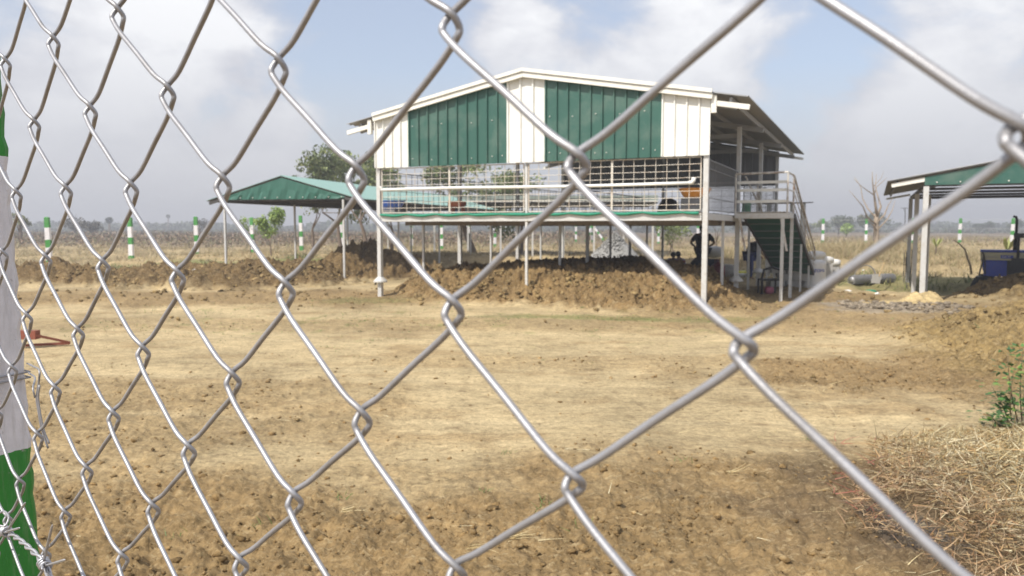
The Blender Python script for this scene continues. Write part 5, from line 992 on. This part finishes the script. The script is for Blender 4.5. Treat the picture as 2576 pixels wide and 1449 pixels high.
for c in range(-15, 5):            # strand c runs between knot columns c (left) and c+1 (right)
    pts = []; j = J0 if (c+J0) % 2 == 0 else J0+1
    ov = .030*wid*1.15; lhk = lambda i: hgt*(.044 if i <= 0 else (.040, .033, .027, .026, .026, .026)[min(i, 6)-1])
    while j < J1:
        a = knot(c, j); b = knot(c+1, j+1); a2 = knot(c, j+2); F_, Bk = -FN*RW*1.15, FN*RW*1.15
        # left apex at a, front diagonal down to the right apex at b, rear diagonal down to a2; the weave bulges off the plane between knots
        dA, dB, oA = .0056, .0074, .0036; C_ = RW*1.12
        pts += [a-rt*oA-dn*lhk(c)*.35-FN*.0005, a-rt*oA*.9+dn*lhk(c)*.45-FN*dA]
        s0, s1 = a+dn*lhk(c)*1.2, b-dn*lhk(c+1)*1.0
        pts += [s0-FN*dA, s0.lerp(s1, .18)+dn*hgt*.006-FN*dB, s0.lerp(s1, .5)+dn*hgt*.004-FN*dB, s0.lerp(s1, .84)+dn*hgt*.008-FN*dB*.9, s1-FN*C_]
        pts += [b+rt*oA-dn*lhk(c+1)*.35+FN*.0005, b+rt*oA*.9+dn*lhk(c+1)*.45+FN*dA]
        s0, s1 = b+dn*lhk(c+1)*1.2, a2-dn*lhk(c)*1.0
        pts += [s0+FN*dA, s0.lerp(s1, .18)+dn*hgt*.006+FN*dB, s0.lerp(s1, .5)+dn*hgt*.004+FN*dB, s0.lerp(s1, .84)+dn*hgt*.008+FN*dB*.9, s1+FN*C_]
        j += 2
    cp = catmull(pts, 4); cp = [p for p in cp if p.z > .03]
    if len(cp) > 4: MB().tube(cp, RW, 10).build('wire', m_wire, fence, True)
# ------------------------------------------------------------------ near post
H0 = 2.28
pb = at(107, 1440, 1.80); pt = at(24, 395, 1.80); m_npost = striped_mat('near_post_paint', [(0, GP), (.5, WP)], 1)
lean = (pt.x-pb.x)/(pt.z-pb.z)
gS = Vector((.60, .80, 0)).normalized(); gF = Vector((-gS.y, gS.x, 0))*1
zb1 = at(85, 1135, 1.80).z; zb2 = at(28, 398, 1.80).z
def npp(z, s_, f_): x = pb.x+(z-pb.z)*lean; c = Vector((x, 1.80, z)); return c-gS*.19*s_+gF*.19*f_
m_np = striped_mat('near_striped_paint', [(0, WP), (.16/2.3, WP), (.2/2.3, GP), (zb1/H0, WP), (zb2/H0, GP)], H0)
mb = MB(); nz_ = 90; base = 0
for i in range(nz_+1):
    z = -.1+(H0+.1)*i/nz_; w = .0025*math.sin(i*1.7)+.002*math.sin(i*4.1+1)
    ring = [npp(z, 0, 0), npp(z, .03, -.03), npp(z, .97, -.03), npp(z, 1, 0), npp(z, 1, 1), npp(z, 0, 1)]
    ring = [npp(z, 1, 0), npp(z, .06, 0), npp(z, 0, .06), npp(z, 0, 1), npp(z, 1, 1)]; ring[1] = ring[1]+gS*w; ring[2] = ring[2]+gS*w
    mb.v += [tuple(q) for q in ring]
    if i:
        for k in range(5): mb.f.append([(i-1)*5+k, (i-1)*5+(k+1) % 5, i*5+(k+1) % 5, i*5+k])
mb.f.append([nz_*5+k for k in range(5)]); mb.f.append([4, 3, 2, 1, 0])
npo = mb.build('striped_fence_post', m_np, None, False); tag(npo, 'large near green and white painted concrete post at the left edge', 'post')
# tie wire round the post
tw = empty('tie_wire', fplane(98, 931, .02)); tag(tw, 'loose tie wire looped round the near post with hanging ends', 'wire')
def sp3(L_): return [at(u, v, Y) for u, v, Y in L_]
def lp(z, r=.0022):
    c = [npp(z, 1.05, -.04), npp(z+.004, .5, -.04), npp(z+.008, -.03, -.02), npp(z+.006, -.04, .5), npp(z, .0, 1.04), npp(z, 1.05, 1.04)]; MB().tube(c, r, 6).build('loop', m_wire, tw, True)
lp(at(60, 948, 1.78).z); lp(at(60, 962, 1.78).z)
yy = 1.60
MB().tube(catmull(sp3([(40, 905, 1.80), (68, 914, 1.74), (84, 922, 1.66), (99, 932, 1.6), (97, 965, 1.6), (92, 1000, 1.6), (96, 1030, 1.6), (105, 1080, 1.6), (121, 1128, 1.6), (122, 1130, 1.6)]), 4), .0021, 6).build('end', m_wire, tw, True)
MB().tube(catmull(sp3([(62, 925, 1.79), (72, 938, 1.74), (88, 950, 1.66), (83, 975, 1.6), (88, 1000, 1.6), (90, 1002, 1.6)]), 4), .0021, 6).build('end', m_wire, tw, True)
MB().tube(catmull(sp3([(90, 950, 1.62), (99, 968, 1.6), (96, 1000, 1.6), (101, 1040, 1.6), (111, 1085, 1.6), (124, 1116, 1.6), (125, 1118, 1.6)]), 4), .0021, 6).build('end', m_wire, tw, True)
# ------------------------------------------------------------------ barbed wire in front
bw = empty('barbed_wire', fplane(60, 1360, -.03)); tag(bw, 'twisted barbed wire strand in the lower left corner in front of the chain link', 'barbed wire')
cl = [fplane(u, v, -.022) for u, v in ((-420, 1120), (-220, 1230), (-60, 1298), (6, 1332), (40, 1352), (72, 1378), (95, 1400), (112, 1420), (125, 1445), (142, 1475), (200, 1560), (290, 1680), (420, 1860))]
cc = catmull([cl[0]]+cl+[cl[-1]], 22); L_ = 0; A_ = [[], []]
for i, p in enumerate(cc):
    if i: L_ += (p-cc[i-1]).length
    t = (cc[min(i+1, len(cc)-1)]-cc[max(i-1, 0)]).normalized(); s_ = t.cross(FN).normalized(); u_ = s_.cross(t); an = L_/.034*2*math.pi*.5
    for k in (0, 1): A_[k].append(p+(s_*math.cos(an+k*math.pi)+u_*math.sin(an+k*math.pi))*.0027)
for k in (0, 1): MB().tube(A_[k], .0025, 8).build('strand', m_barb, bw, True)
def barb(u, v, prongs):
    c = fplane(u, v, -.024); i = min(range(len(cc)), key=lambda i: (cc[i]-c).length); c = cc[i]; t = (cc[i+1]-cc[i-1]).normalized(); s_ = t.cross(FN).normalized(); u_ = s_.cross(t)
    be = MB(); P = [c+t*(-.011+.022*k/44)+(s_*math.cos(k*.5)+u_*math.sin(k*.5))*.0085 for k in range(45)]; be.tube(P, .0022, 7)
    for (du, dv, st) in prongs:
        tip = fplane(u+du, v+dv, -.035); b0 = c+t*st+(tip-c).normalized()*.006; be.tube([b0, b0.lerp(tip, .5), b0.lerp(tip, .93), tip], [.0022, .0022, .0021, .0007], 7)
    be.build('barb', m_barb, bw, True)
barb(12, 1336, [(52, -72, .006), (38, -8, .004), (-25, 28, -.006), (-40, -10, 0)])
barb(108, 1412, [(24, -92, -.004), (56, -4, .006), (12, 52, .008), (-2, 20, -.008)])
tag(MB().tube(catmull(sp3([(-20, 1310, 1.27), (0, 1322, 1.27), (14, 1322, 1.27), (22, 1300, 1.28), (8, 1286, 1.3), (-12, 1300, 1.3), (-20, 1302, 1.3)]), 5), .0019, 6).build('binding_wire', m_wire, None, True), 'thin wire curl binding the barbed strand at the left edge', 'wire')
# ------------------------------------------------------------------ haze
mh = bpy.data.materials.new('haze_air'); mh.use_nodes = True; t = mh.node_tree; t.nodes.clear(); vo = N(t, 'ShaderNodeVolumePrincipled'); vo.inputs['Color'].default_value = (.86, .88, .93, 1); vo.inputs['Density'].default_value = .0026; vo.inputs['Anisotropy'].default_value = .2
ou = N(t, 'ShaderNodeOutputMaterial'); t.links.new(vo.outputs[0], ou.inputs['Volume'])
HZON = True
if HZON:
    mb = MB(); mb.hexa([(-700, -20, -2.5), (700, -20, -2.5), (700, 480, -2.5), (-700, 480, -2.5), (-700, -20, 14), (700, -20, 14), (700, 480, 14), (-700, 480, 14)]); h = mb.build('haze', mh); tag(h, 'thin pale haze over the fields', 'haze', kind='stuff')
